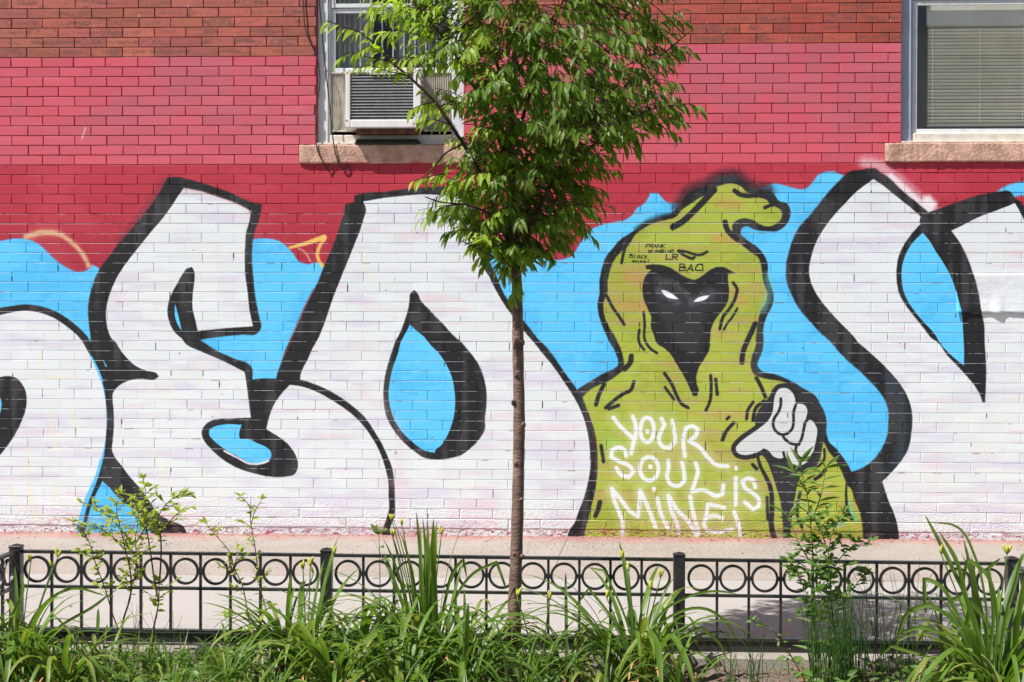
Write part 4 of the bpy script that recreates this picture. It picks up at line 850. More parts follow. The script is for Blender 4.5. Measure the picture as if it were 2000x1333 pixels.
# ------------------------------------------------------------------ tree
M_BARK = mat('young_bark', srgb((140, 114, 101)), .5, col2=srgb((94, 74, 66)), scale=14, bump=(40, .005), detail=9, stretch=(1, 1, 2.6))
M_TWIG = mat('twig_bark', srgb((86, 58, 46)), .6, col2=srgb((60, 42, 34)), scale=30)
M_LF = leafmat('tree_leaf', (.088, .155, .016), (.13, .215, .028), .42)
M_LY = leafmat('young_sunlit_leaf', (.20, .31, .025), (.28, .38, .04), .45)  # young leaves; the paler yellow also carries a sunlit tone
TY = CAM[1]+6.02
tb = P(1004, 1288, TY); tb[2] = -.045
tree = empty('young_tree', tuple(tb), 'slender young street tree with a leafy green crown and bare brown trunk in front', 'tree')
T = lambda px, py, dy=0.0: tuple(P(px, py, TY+dy))
tp = [(1003, 1300), (1004, 1250), (1005, 1180), (1008, 1100), (1011, 1000), (1013, 900), (1014, 800), (1012, 700), (1011, 620), (1010, 560), (1006, 500), (1001, 430), (998, 350), (999, 260), (1000, 180), (1006, 90), (1010, 0), (1016, -120), (1020, -300), (1018, -480)]
tr = [.034, .031, .028, .0262, .0252, .0247, .0242, .0237, .0232, .022, .0195, .0175, .016, .014, .012, .010, .009, .007, .005, .003]
q = cr([T(*p) for p in tp], 6); ri = np.interp(np.linspace(0, 1, len(q)), np.linspace(0, 1, len(tr)), tr)
ri = ri*(1+.03*np.sin(np.arange(len(ri))*1.7)+.02*np.sin(np.arange(len(ri))*.6))
mb = MB(); mb.tube(q, ri, 14)
mb.build('trunk', M_BARK, tree, True)
for (px, py, s_) in ((1010, 735, 1), (1020, 668, -1), (1004, 785, 1), (1022, 828, -1), (1009, 905, 1), (1018, 975, -1), (1006, 1082, 1), (1020, 1085, -1), (1009, 560, 1)):
    c = np.array(T(px, py))+np.array([0, -.018, 0]); mb = MB()
    mb.tube([c+np.array([0, .012, -.008]), c, c+np.array([-.004*s_, -.007, .004]), c+np.array([-.006*s_, -.010, .009])], [.012, .011, .007, .002], 8); mb.build('knot', M_BARK, tree, True)
LIMBS = [
 ([(1008, 540, 0), (1028, 470, -.02), (1052, 410, -.04), (1085, 345, -.05), (1120, 285, -.03), (1152, 215, 0), (1180, 130, .02), (1205, 60, .03), (1245, 0, .05), (1290, -120, .08)], .012),
 ([(1004, 500, 0), (970, 420, -.05), (940, 345, -.1), (905, 282, -.14), (880, 245, -.16), (850, 200, -.18), (825, 175, -.2), (795, 147, -.22), (762, 120, -.24), (732, 87, -.26), (700, 62, -.28), (662, 50, -.3), (640, 40, -.3)], .010),
 ([(1000, 400, 0), (1060, 330, .08), (1100, 240, .14), (1160, 170, .2), (1240, 120, .25), (1300, 95, .28)], .009),
 ([(999, 330, 0), (960, 240, -.06), (915, 150, -.12), (870, 80, -.15), (820, 20, -.18), (760, -60, -.2)], .010),
 ([(1006, 470, 0), (1040, 430, -.1), (1080, 400, -.18), (1120, 395, -.24), (1160, 410, -.28)], .006),
 ([(1003, 450, 0), (960, 420, -.12), (910, 400, -.2), (860, 395, -.26), (830, 385, -.3)], .006),
 ([(1085, 345, -.05), (1140, 300, -.12), (1200, 250, -.18), (1270, 215, -.22), (1340, 205, -.25)], .006),
 ([(998, 300, 0), (1030, 200, .1), (1060, 100, .18), (1100, 0, .25), (1130, -150, .3)], .009),
 ([(1000, 200, 0), (960, 100, .12), (920, 0, .2), (890, -150, .25)], .008),
 ([(1152, 215, 0), (1220, 170, -.06), (1290, 110, -.1), (1350, 60, -.12)], .005),
 ([(905, 282, -.14), (870, 300, -.2), (845, 330, -.25), (815, 355, -.28)], .004),
 ([(1012, 540, 0), (985, 510, -.08), (960, 500, -.12), (900, 470, -.15)], .004),
 ([(1010, 530, 0), (1040, 510, -.06), (1070, 490, -.1)], .004),
]
LP = []
for pts, r_ in LIMBS:
    q = cr([T(*p) for p in pts], 5); mb = MB(); mb.tube(q, np.linspace(r_, .0022, len(q)), 7); mb.build('branch', M_TWIG, tree, True); LP.append(q)
LPA = np.concatenate(LP)
prof = [(-560, 930, 1110), (-420, 830, 1220), (-250, 760, 1330), (-120, 720, 1370), (0, 715, 1310), (40, 705, 1350), (90, 735, 1345), (150, 768, 1340), (200, 815, 1350), (245, 838, 1335), (280, 870, 1205), (310, 880, 1190), (345, 835, 1170), (370, 820, 1165), (400, 860, 1160), (440, 860, 1150), (470, 885, 1095), (500, 950, 1075), (525, 985, 1045), (545, 995, 1025)]
py_ = [p[0] for p in prof]; pl_ = [p[1] for p in prof]; pr_ = [p[2] for p in prof]
def leafmesh(m, L, wd, fold, droop):
    mb = MB(); st = [0, .18, .42, .68, .88, 1.0]; ww = [.06, .62, 1.0, .72, .32, 0]
    V = []; 
    for t, w_ in zip(st, ww):
        z = -droop*t*t*L; x = t*L
        V += [(x, 0, z), (x, w_*wd/2, z+fold*w_*wd/2), (x, -w_*wd/2, z+fold*w_*wd/2)]
    Fq = []
    for i in range(5):
        a, b = 3*i, 3*(i+1)
        if i < 4: Fq += [(a, b, b+1, a+1), (a, a+2, b+2, b)]
        else: Fq += [(a, b, a+1), (a, a+2, b)]
    mb.add(V, Fq); return mb
lvar = []
for k in range(6): lvar.append(leafmesh(None, 1.0, rr.uniform(.28, .37), rr.uniform(.25, .55), rr.uniform(.08, .45)))
def leaf_matrix(p, d, up, s):
    d = d/np.linalg.norm(d); y = np.cross(up, d); y /= np.linalg.norm(y)+1e-9; z = np.cross(d, y)
    return np.column_stack([d*s, y*s, z*s]), p
LEAVES = []; twb = MB(); ra = np.random.default_rng(5)
def twig(p0, d, L, nl, young, sz=.071):
    pts = [p0]; dd = d/np.linalg.norm(d); n = 6
    for i in range(n):
        dd = dd+np.array([0, 0, -.07])+ra.normal(0, .05, 3); dd /= np.linalg.norm(dd); pts.append(pts[-1]+dd*L/n)
    twb.tube(pts, np.linspace(.0022, .0008, len(pts)), 4, False)
    for k in range(nl):
        t = (k+.6)/nl*n; i = min(int(t), n-1); p = pts[i]+(pts[i+1]-pts[i])*(t-i); ax = pts[i+1]-pts[i]; ax /= np.linalg.norm(ax)
        side = np.cross(ax, [0, 0, 1]); side /= np.linalg.norm(side)+1e-6; sg = 1 if k % 2 else -1
        ld = ax*ra.uniform(.5, .9)+side*sg*ra.uniform(.35, .9)+np.array([0, 0, -ra.uniform(.3, 1.1)])+ra.normal(0, .12, 3)
        upv = np.array([0, 0, 1.0])+ax*.3+np.array([-.25, -.35, 0])+ra.normal(0, .35, 3)
        LEAVES.append((leaf_matrix(p, ld, upv, sz*ra.uniform(.7, 1.15)*(.75 if k > nl-3 else 1)), young, ra.integers(6)))
ntw = 0
while ntw < 700:
    y = ra.uniform(-560, 545); dens = 1.0 if y > -60 else .42
    if ra.random() > dens: continue
    l, r_ = np.interp(y, py_, pl_), np.interp(y, py_, pr_); cx = (l+r_)/2; hw = (r_-l)/2
    if ra.random() > hw/260: continue
    u = ra.uniform(-1, 1); v = ra.uniform(-1, 1)
    if u*u+v*v > 1: continue
    u = u*.92
    p = np.array(T(cx+hw*u, y, v*hw/465*.8))
    j = np.argmin(((LPA-p)**2).sum(1)); near = LPA[j]; dist = np.linalg.norm(near-p)
    if dist > .40: continue
    out = np.array([p[0]-T(1005, y)[0], p[1]-TY, 0]); out /= np.linalg.norm(out)+1e-6
    d = out*.8+np.array([0, 0, ra.uniform(-.35, .55)])+ra.normal(0, .25, 3)
    start = p-d/np.linalg.norm(d)*.10
    if dist > .04: twb.tube([near, (near+start)/2+np.array([0, 0, .015]), start], [.0024, .0019, .0015], 4, False)
    twig(start, d, ra.uniform(.13, .24), ra.integers(8, 13), bool(u < -.25 and v < .4 and ra.random() < .5))  # young colour kept to the left front, partly to paint that side sunlit
    ntw += 1
# sprays reaching out of the crown, as seen
def spray(pts, young, nl, sz=.075):
    q = cr([T(*p) for p in pts], 5); twb.tube(q, np.linspace(.003, .001, len(q)), 5, False)
    for k in range(nl):
        i = int((k+.5)/nl*(len(q)-1)); ax = q[i+1]-q[i]; ax /= np.linalg.norm(ax); side = np.cross(ax, [0, .3, 1]); side /= np.linalg.norm(side); sg = 1 if k % 2 else -1
        ld = ax*.7+side*sg*.35+np.array([-.05, ra.uniform(-.5, .3), -ra.uniform(.25, 1.0)]); upv = np.array([-.3, -.6, 1.0])+ra.normal(0, .3, 3)
        LEAVES.append((leaf_matrix(q[i], ld, upv, sz*ra.uniform(.7, 1.1)), young, ra.integers(6)))
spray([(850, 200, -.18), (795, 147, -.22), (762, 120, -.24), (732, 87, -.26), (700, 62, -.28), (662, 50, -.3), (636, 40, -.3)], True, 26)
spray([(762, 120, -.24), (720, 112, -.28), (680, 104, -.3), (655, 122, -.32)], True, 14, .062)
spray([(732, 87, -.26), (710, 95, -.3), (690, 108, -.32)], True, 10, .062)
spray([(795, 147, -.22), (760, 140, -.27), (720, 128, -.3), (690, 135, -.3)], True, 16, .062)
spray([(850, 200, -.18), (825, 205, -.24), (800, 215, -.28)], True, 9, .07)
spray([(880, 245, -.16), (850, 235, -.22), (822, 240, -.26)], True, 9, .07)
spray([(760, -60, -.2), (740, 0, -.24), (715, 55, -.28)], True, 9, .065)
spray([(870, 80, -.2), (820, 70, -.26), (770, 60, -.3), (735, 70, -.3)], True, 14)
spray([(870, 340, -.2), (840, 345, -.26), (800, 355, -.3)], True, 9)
spray([(900, 400, -.2), (865, 405, -.26), (840, 420, -.28)], False, 10)
spray([(930, 450, -.12), (895, 450, -.2), (868, 455, -.22)], False, 9)
spray([(1240, 120, .2), (1300, 100, .2), (1345, 90, .2)], False, 9); spray([(1250, 60, .1), (1310, 42, .1), (1350, 42, .1)], False, 9)
spray([(1270, 215, -.2), (1320, 205, -.22), (1352, 205, -.24), (1368, 212, -.24)], False, 9); spray([(1230, 255, -.1), (1290, 230, -.1), (1330, 232, -.1)], False, 10)
spray([(1090, 410, -.2), (1130, 400, -.26), (1158, 408, -.28)], False, 9); spray([(1100, 330, -.1), (1140, 300, -.16), (1170, 310, -.18)], False, 9)
spray([(1130, 290, -.1), (1180, 278, -.14), (1197, 292, -.14)], False, 6); spray([(1060, 460, -.1), (1085, 470, -.1), (1098, 478, -.1)], False, 7)
spray([(960, 490, -.1), (950, 505, -.1), (945, 520, -.12)], False, 6)
setp(twb.build('twig', M_TWIG, tree, False), kind='stuff')
print('leaves', len(LEAVES))
# the 300 largest-showing leaves as parts, the rest joined
def place(M3, p, mb_src, out, mi):
    V = np.array(mb_src.v)@M3.T+p; out.add([tuple(v) for v in V], mb_src.f, mi)
dist_ = np.array([np.linalg.norm(l[0][1]-CAM) for l in LEAVES]); inv = []
for i, ((M3, p), yg, k) in enumerate(LEAVES):
    px, py = pixel_of(p[0], p[2], p[1]); inv.append(0 < py < 600)
order = sorted(range(len(LEAVES)), key=lambda i: (not inv[i], dist_[i]))
pick = set(order[:290]); fol = MB(); lm = {}
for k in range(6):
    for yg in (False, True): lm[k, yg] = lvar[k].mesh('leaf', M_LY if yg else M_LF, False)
tl = Vector(tree.location)
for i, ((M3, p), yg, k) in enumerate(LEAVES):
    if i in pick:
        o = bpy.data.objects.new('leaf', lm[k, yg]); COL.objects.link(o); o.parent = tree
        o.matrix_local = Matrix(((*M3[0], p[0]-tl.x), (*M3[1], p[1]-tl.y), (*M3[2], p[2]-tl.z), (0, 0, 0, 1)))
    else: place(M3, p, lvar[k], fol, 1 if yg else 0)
setp(fol.build('foliage', [M_LF, M_LY], tree), kind='stuff')

# ------------------------------------------------------------------ bed plants
M_BL = leafmat('daylily_blade', (.085, .165, .020), (.14, .24, .040), .32, rough=.4)
M_BR = mat('dry_blade', srgb((188, 132, 80)), .7, col2=srgb((150, 118, 84)), scale=12)
M_BL2 = leafmat('daylily_blade_dull', (.055, .115, .018), (.085, .145, .028), .22)
M_BL3 = leafmat('daylily_blade_pale', (.17, .25, .045), (.24, .27, .06), .32)
M_BD = mat('bud_yellow', srgb((190, 190, 60)), .5, col2=srgb((170, 176, 70)), scale=30)
M_ST = leafmat('green_stalk', (.10, .18, .03), (.12, .2, .04), .15)
def blade_mesh(L, wd, lean, curve, kink, mt, twist=0.0):
    """a V folded strap leaf growing along +x as it arches"""
    mb = MB(); n = 11; x = z = 0.0; a = math.pi/2-lean; V = []
    for i in range(n+1):
        t = i/n; w_ = wd*(.75+.6*t)*(1-t**3.2)**.7 if t < 1 else 0
        nx, nz = -math.sin(a), math.cos(a); tw = twist*t
        for s_ in (-1, 0, 1):
            off = s_*w_/2; V.append((x+(nx*.28*abs(off)), off*math.cos(tw), z+nz*.28*abs(off)+off*math.sin(tw)*.5))
        a -= curve/n*(.35+1.4*t)+(kink if i == int(n*.6) else 0); a = max(a, -1.35)
        x += math.cos(a)*L/n; z += math.sin(a)*L/n
    Fq = [(3*i+s_, 3*i+3+s_, 3*i+4+s_, 3*i+1+s_) for i in range(n) for s_ in (0, 1)]
    mb.add(V, Fq); return mb.mesh('blade', mt, True)
rp = random.Random(77)
BV = [blade_mesh(1, rp.uniform(.030, .044), rp.uniform(.03, .5), rp.uniform(.9, 2.9), rp.choice([0, 0, 0, 0, .9]), M_, rp.uniform(-.6, .6)) for M_ in [M_BL]*12+[M_BL2]*8+[M_BL3]*5]
BS = [blade_mesh(1, rp.uniform(.026, .036), rp.uniform(.02, .12), rp.uniform(.1, .5), 0, M_BL, rp.uniform(-.5, .5)) for _ in range(5)]
BD = [blade_mesh(1, .03, rp.uniform(.3, .7), rp.uniform(1.6, 2.8), .4, M_BR, 1.2) for _ in range(3)]
def bud_cluster(mb, p, n, r_):
    for k in range(n):
        a = rp.uniform(0, 6.28); t = rp.uniform(.15, .55); d = np.array([math.cos(a)*t, math.sin(a)*t*.6, 1.0]); d /= np.linalg.norm(d); L = rp.uniform(.026, .042)
        mb.tube([p, p+d*L*.35, p+d*L*.75, p+d*L], [.003, .0062, .0056, .0018], 6)
def clump(px, base_d, n, L0, L1, label, stalks=(), spread=.05, name='daylily_clump', thin=1.0, up=0.0, dry=3, zb=-.045, cat='plant', group='daylily clumps in the bed'):
    Y = CAM[1]+base_d; c = P(px, 1300, Y); root = empty(name, (c[0], Y, zb), label, cat, group)
    for i in range(n):
        L = rp.uniform(L0, L1)*1.22; me = rp.choice(BS if rp.random() < up else BV)
        a = rp.uniform(0, 6.28); ra_ = spread*math.sqrt(rp.random())
        link('blade', me, root, Vector((ra_*math.cos(a), ra_*math.sin(a)*.8, 0)), (rp.uniform(-.08, .08), rp.uniform(-.08, .08), a+rp.uniform(-.6, .6)), (L, L*thin, L))
    for i in range(dry):
        L = rp.uniform(.6, .85)*L1; link('dry_blade', rp.choice(BD), root, Vector((rp.uniform(-.04, .04), rp.uniform(-.05, .0), 0)), (0, 0, rp.uniform(3.4, 6.0)), (L, L, L))
    for (sx, sy, nb) in stalks:
        top = P(sx, sy, Y-.01+rp.uniform(-.04, .02)); b0 = np.array([c[0]+(top[0]-c[0])*.25, Y, zb]); m_ = (b0+top)/2+np.array([(b0[0]-top[0])*.18, 0, .02])
        mb = MB(); mb.tube(cr([tuple(b0), tuple(m_), tuple(top)], 6), .0026, 6); st_ = mb.build('flower_stalk', M_ST, root, True)
        mb = MB(); bud_cluster(mb, top, nb, .004); mb.build('bud', M_BD, st_, True)
    return root
clump(35, 5.72, 46, .34, .50, 'daylily clump with arching leaves in the bottom left corner by the fence post', [(60, 1098, 2), (113, 1088, 3), (103, 1108, 1)])
clump(120, 5.55, 34, .30, .44, 'daylily clump with browned leaf tips right of the bottom left corner', [], dry=6)
clump(-60, 5.8, 30, .35, .5, 'daylily clump cut off by the left edge of the picture', [])
clump(600, 5.80, 42, .34, .50, 'pale green daylily clump at the foot of the second fence post', [(652, 1084, 3), (606, 1106, 3), (592, 1112, 2)], up=.05)
clump(655, 5.52, 40, .30, .46, 'low daylily clump at the bottom edge in front of the second fence post', [], dry=5)
clump(835, 5.95, 52, .40, .60, 'tallest daylily clump with upright leaves and yellow buds left of the tree trunk', [(766, 1018, 3), (785, 1026, 2), (862, 1044, 3), (838, 1130, 3), (797, 1152, 2), (768, 1048, 2)], up=.3, spread=.09)
clump(760, 5.70, 36, .32, .48, 'daylily clump between the second fence post and the tallest clump', [], dry=4)
clump(905, 5.60, 38, .30, .46, 'daylily clump at the bottom edge just left of the tree trunk', [])
clump(1055, 5.72, 30, .26, .38, 'short daylily clump right of the tree trunk foot', [(1010, 1165, 2), (1073, 1172, 2)], dry=4)
clump(1010, 5.36, 22, .20, .30, 'daylily clump directly in front of the tree trunk at the bottom edge', [], up=.3)
clump(1245, 5.85, 58, .36, .56, 'wide daylily clump spreading over the third fence post with green buds', [(1215, 1092, 3), (1228, 1116, 2), (1290, 1128, 3), (1272, 1152, 2), (1185, 1168, 3)], spread=.08, dry=6)
clump(1180, 5.60, 30, .26, .40, 'low daylily clump with orange dead leaves left of the wide clump', [], dry=6)
clump(1330, 5.55, 16, .26, .38, 'low daylily clump at the bottom right of the wide clump', [])
clump(1935, 5.70, 50, .36, .56, 'large daylily clump with long broad leaves in the bottom right corner', [(1838, 1082, 3), (1967, 1082, 4)], spread=.09, thin=1.45, up=.2)
clump(1860, 5.95, 22, .30, .44, 'daylily clump behind the large bottom right one, leaning over the fence', [], thin=1.1, up=.2)
clump(1985, 5.40, 20, .30, .42, 'daylily clump cut off by the bottom right corner', [], thin=1.1)
clump(330, 5.45, 24, .18, .28, 'small low daylily clump at the bottom edge under the tallest seedling', [], thin=.9)
clump(440, 5.62, 30, .22, .34, 'low arching daylily clump right of the seedlings by the base rail', [], dry=2, thin=.9)
clump(520, 5.42, 26, .22, .34, 'low daylily clump at the bottom edge left of the second fence post', [], thin=.9)
clump(200, 5.75, 22, .22, .36, 'thin daylily clump among the leftmost seedlings with one upright blade', [], thin=.9)
clump(560, 5.95, 34, .30, .44, 'daylily clump close to the base rail left of the second fence post', [(612, 1120, 1)], up=.05)
clump(700, 6.0, 34, .32, .46, 'daylily clump close to the base rail right of the second fence post', [], dry=2)
clump(790, 5.45, 34, .28, .42, 'daylily clump at the bottom edge in front of the tallest clump', [], dry=5)
clump(925, 5.92, 32, .32, .48, 'arching daylily clump hugging the left side of the tree trunk', [])
clump(1110, 5.95, 26, .28, .42, 'slim daylily clump between the tree trunk and the wide clump', [], dry=3)
# a few long leaves as singled out in the photograph
def longblades(root, items, Y):
    for pts, wd in items:
        q = cr([tuple(P(x, y, Y+k*.01)) for k, (x, y) in enumerate(pts)], 6); n = len(q); V = []
        for i in range(n):
            t = i/(n-1); tg = q[min(i+1, n-1)]-q[max(i-1, 0)]; tg /= np.linalg.norm(tg); sd_ = np.cross(tg, [.15, -1, .1]); sd_ /= np.linalg.norm(sd_); w_ = wd*(.55+.6*t)*(1-t**3)**.7
            V += [q[i]-sd_*w_/2+np.array([0, -.2*w_, 0]), q[i], q[i]+sd_*w_/2+np.array([0, -.2*w_, 0])]
        mb = MB(); mb.add(V, [(3*i+s_, 3*i+3+s_, 3*i+4+s_, 3*i+1+s_) for i in range(n-1) for s_ in (0, 1)]); link('blade', mb.mesh('blade', M_BL, True), root)
roots = {o['label']: o for o in bpy.data.objects if o.name.startswith('daylily_clump')}
rt = [o for l, o in roots.items() if l.startswith('tallest')][0]
longblades(rt, [([(830, 1290), (826, 1180), (821, 1080), (813, 998)], .020), ([(836, 1290), (836, 1160), (842, 1080), (848, 1020)], .018), ([(840, 1290), (846, 1180), (848, 1090), (846, 1040)], .014), ([(850, 1290), (880, 1190), (925, 1120), (970, 1098), (985, 1140), (988, 1150)], .016), ([(820, 1290), (790, 1190), (765, 1120), (750, 1080)], .02), ([(850, 1290), (868, 1180), (890, 1110), (905, 1093), (912, 1130)], .018)], CAM[1]+5.92)
rt = [o for l, o in roots.items() if l.startswith('large daylily')][0]
longblades(rt, [([(1925, 1300), (1900, 1200), (1860, 1110), (1830, 1050), (1806, 1005)], .022), ([(1930, 1300), (1925, 1180), (1905, 1090), (1870, 1030), (1810, 1020)], .014), ([(1930, 1300), (1890, 1180), (1865, 1090), (1835, 1040)], .024), ([(1940, 1300), (1946, 1190), (1925, 1120), (1890, 1092), (1882, 1130), (1884, 1160)], .02), ([(1950, 1300), (1965, 1200), (1985, 1130), (1996, 1080)], .02), ([(1915, 1300), (1870, 1200), (1830, 1140), (1805, 1130), (1806, 1180), (1809, 1200)], .022), ([(1905, 1305), (1860, 1210), (1815, 1180), (1775, 1195), (1755, 1240), (1750, 1300)], .022),
                 ([(1900, 1310), (1850, 1250), (1800, 1225), (1762, 1235), (1758, 1245)], .018), ([(1930, 1300), (1940, 1200), (1930, 1110), (1955, 1090)], .022), ([(1900, 1310), (1800, 1280), (1740, 1262), (1715, 1285)], .016), ([(1960, 1310), (1930, 1220), (1880, 1160), (1840, 1185)], .02)], CAM[1]+5.68)
rt = [o for l, o in roots.items() if l.startswith('wide daylily')][0]
longblades(rt, [([(1250, 1300), (1215, 1190), (1180, 1115), (1145, 1108)], .012), ([(1255, 1300), (1290, 1200), (1345, 1165), (1400, 1155), (1440, 1160)], .014), ([(1250, 1300), (1300, 1210), (1380, 1190), (1425, 1225), (1438, 1250)], .016), ([(1240, 1300), (1190, 1200), (1150, 1150), (1120, 1190)], .014), ([(1260, 1300), (1320, 1250), (1370, 1225), (1410, 1265), (1418, 1290)], .015)], CAM[1]+5.82)
rt = [o for l, o in roots.items() if l.startswith('daylily clump with arching')][0]
longblades(rt, [([(40, 1310), (70, 1200), (140, 1150), (210, 1165)], .016), ([(50, 1310), (110, 1230), (190, 1180), (215, 1160)], .016), ([(190, 1240), (192, 1215), (192, 1188)], .018), ([(30, 1310), (20, 1220), (45, 1150), (42, 1120)], .02)], CAM[1]+5.72)

# leafy seedlings and weeds: stems traced, small leaves along them
M_RS = mat('red_stem', srgb((104, 52, 46)), .6, col2=srgb((84, 60, 46)), scale=30)
M_SL = leafmat('seedling_leaf', (.24, .33, .045), (.34, .40, .075), .4)
M_WL = leafmat('weed_leaf', (.085, .165, .03), (.13, .22, .045), .32)
ovl = [leafmesh(None, 1.0, rp.uniform(.42, .6), .35, rp.uniform(.1, .4)) for _ in range(3)]
lnc = [leafmesh(None, 1.0, rp.uniform(.15, .22), .4, rp.uniform(.05, .35)) for _ in range(3)]
OVM = [m.mesh('leaf', M_SL) for m in ovl]; LNM = [m.mesh('leaf', M_WL) for m in lnc]; OWM = [m.mesh('leaf', M_WL) for m in ovl]; LSM = [m.mesh('leaf', M_SL) for m in lnc]
def seedling(name, label, dist, stems, meshes, size, stem_mat, r0_=.0035, start=.35, step=.028, jit=.6, droopz=.2, group=None, twigs=True):
    Y = CAM[1]+dist; b = P(stems[0][0][0], stems[0][0][1], Y); root = empty(name, (b[0], Y, -.045), label, 'plant', group); rl = Vector(root.location)
    def put(p, d, s_):
        M3, pp = leaf_matrix(p, d, np.array([-.3, -.5, 1.0])+ra.normal(0, .35, 3), s_)
        o = bpy.data.objects.new('leaf', meshes[int(ra.integers(len(meshes)))]); COL.objects.link(o); o.parent = root
        o.matrix_local = Matrix(((*M3[0], pp[0]-rl.x), (*M3[1], pp[1]-rl.y), (*M3[2], pp[2]-rl.z), (0, 0, 0, 1)))
    for si, st_ in enumerate(stems):
        q = cr([tuple(P(x, y, Y+.012*i*(1 if si % 2 else -1))) for i, (x, y) in enumerate(st_)], 6)
        if si == 0: q[0][2] = -.045
        mb = MB(); mb.tube(q, np.linspace(r0_ if si == 0 else r0_*.7, .0011, len(q)), 6); mb.build('stem', stem_mat, root, True)
        L = np.concatenate([[0], np.cumsum(np.linalg.norm(np.diff(q, axis=0), axis=1))]); s_ = L[-1]*(start if si == 0 else start*.6); k = 0
        while s_ < L[-1]:
            i = min(np.searchsorted(L, s_), len(q)-1); p = q[i]; ax = q[i]-q[i-1]; ax /= np.linalg.norm(ax)
            a = k*2.4+ra.uniform(-.4, .4); sd_ = np.array([math.cos(a), math.sin(a)*.7, 0]); d = ax*.5+sd_+np.array([0, 0, -droopz*ra.uniform(0, 1.5)])
            if twigs and ra.random() < .38 and s_ < L[-1]*.93:
                tl_ = ra.uniform(.03, .075); e = p+(ax*.7+sd_)*tl_; mb = MB(); mb.tube([p, (p+e)/2+np.array([0, 0, .004]), e], [.0013, .0011, .0008], 4, False); mb.build('twig', stem_mat, root)
                for u in (.4, .6, .8, .95, 1.0): put(p+(e-p)*u, ax*.5+np.cross(sd_, ax)*ra.uniform(-1, 1)+sd_*.6+ra.normal(0, .3, 3), size*ra.uniform(.55, 1))
            put(p, d, size*ra.uniform(.6, 1.1)); s_ += step*ra.uniform(.6, 1.4); k += 1
        for u in range(4): put(q[-1], np.array([ra.uniform(-1, 1), ra.uniform(-.6, .4), ra.uniform(.4, 1.3)]), size*ra.uniform(.7, 1.1))
    return root
SG = 'red stemmed shrub seedlings by the fence'
seedling('shrub_seedling', 'thin red-stemmed seedling leaning left, leftmost of those in front of the fence', 6.0, [[(230, 1290), (232, 1237), (220, 1200), (205, 1150), (185, 1095), (175, 1062), (160, 1035), (142, 1020)]], OVM, .038, M_RS, start=.45, step=.013, group=SG)
seedling('shrub_seedling', 'forked bushy seedling against the blue triangle of the mural', 6.02, [[(233, 1290), (240, 1215), (255, 1162), (255, 1120), (245, 1075), (237, 1037), (228, 990), (235, 965)], [(250, 1180), (262, 1130), (266, 1100), (265, 1050), (270, 1007), (262, 975), (285, 950)], [(245, 1075), (215, 1045), (190, 1030)], [(240, 1040), (210, 1005), (185, 985)], [(266, 1060), (285, 1030), (300, 1010)]], OVM, .038, M_RS, .005, .42, .011, group=SG)
seedling('shrub_seedling', 'tallest dark-stemmed seedling reaching up between the black mural shapes', 6.05, [[(296, 1290), (300, 1230), (310, 1175), (311, 1135)], [(310, 1175), (302, 1137), (295, 1087), (287, 1037), (280, 1000), (285, 965), (280, 935)], [(311, 1140), (314, 1100), (314, 1050), (309, 1012), (325, 985), (345, 970), (360, 965)], [(314, 1040), (335, 1015), (350, 1000)]], OVM, .038, M_RS, .0065, .62, .011, group=SG)
seedling('shrub_seedling', 'curved red-stemmed seedling leaning left with leaf tufts right of the black curve', 5.95, [[(500, 1290), (492, 1242), (482, 1187), (475, 1150), (457, 1107), (450, 1082), (425, 1050), (402, 1022)], [(457, 1107), (465, 1085), (470, 1078)]], OVM, .036, M_RS, start=.45, step=.025, group=SG)
seedling('shrub_seedling', 'upright red-stemmed seedling with a top tuft in front of the white letter', 5.98, [[(508, 1290), (508, 1225), (510, 1150), (502, 1100), (497, 1062), (490, 1025), (485, 985), (470, 970)], [(490, 1025), (500, 995), (512, 975)]], OVM, .034, M_RS, start=.3, step=.022, group=SG)
seedling('weed', 'broad-leaved weed with a flat pale seed head left of the yellow lily buds', 5.98, [[(742, 1290), (742, 1190), (742, 1120), (741, 1070), (740, 1045)]], OWM, .055, M_RS, .003, .35, .055, droopz=.3, twigs=False)
wd = [o for o in bpy.data.objects if o.get('label', '').startswith('broad-leaved weed')][0]
mb = MB(); top = P(740, 1045, CAM[1]+5.94)
for k in range(70):
    a = ra.uniform(0, 6.28); r_ = .034*math.sqrt(ra.random()); e = top+np.array([r_*math.cos(a), r_*math.sin(a), .030-r_*.25+ra.uniform(-.004, .004)]); mb.tube([top-np.array([0, 0, .0]), e], [.0006, .0005], 3, False)
    mb.tube([e, e+np.array([0, 0, .0035])], [.0022, .001], 5)
mb.build('seed_head', mat('pale_umbel', srgb((188, 170, 140)), .8, col2=srgb((160, 140, 110)), scale=60), wd)
seedling('weed', 'tall narrow-leaved weed growing up in front of the hooded figure\'s sleeve', 5.9, [[(1588, 1310), (1590, 1200), (1588, 1100), (1583, 1020), (1575, 960), (1562, 905)], [(1583, 1020), (1598, 985), (1607, 950), (1612, 915)], [(1575, 960), (1562, 940), (1552, 925)], [(1590, 1110), (1560, 1060), (1540, 1010)]], LNM, .09, M_ST, .0045, .12, .015, droopz=.1, twigs=False)
seedling('weed', 'bushy weed with oval leaves beside the tall narrow-leaved weed', 5.85, [[(1630, 1310), (1628, 1230), (1622, 1150), (1618, 1080), (1630, 1030), (1648, 1000)], [(1622, 1150), (1600, 1100), (1590, 1060)], [(1622, 1120), (1650, 1080), (1672, 1060)], [(1628, 1230), (1580, 1170), (1560, 1120), (1550, 1090)], [(1618, 1080), (1605, 1040), (1598, 1010)], [(1628, 1200), (1665, 1150), (1690, 1120)]], OWM, .046, M_ST, .004, .12, .013, droopz=.15)
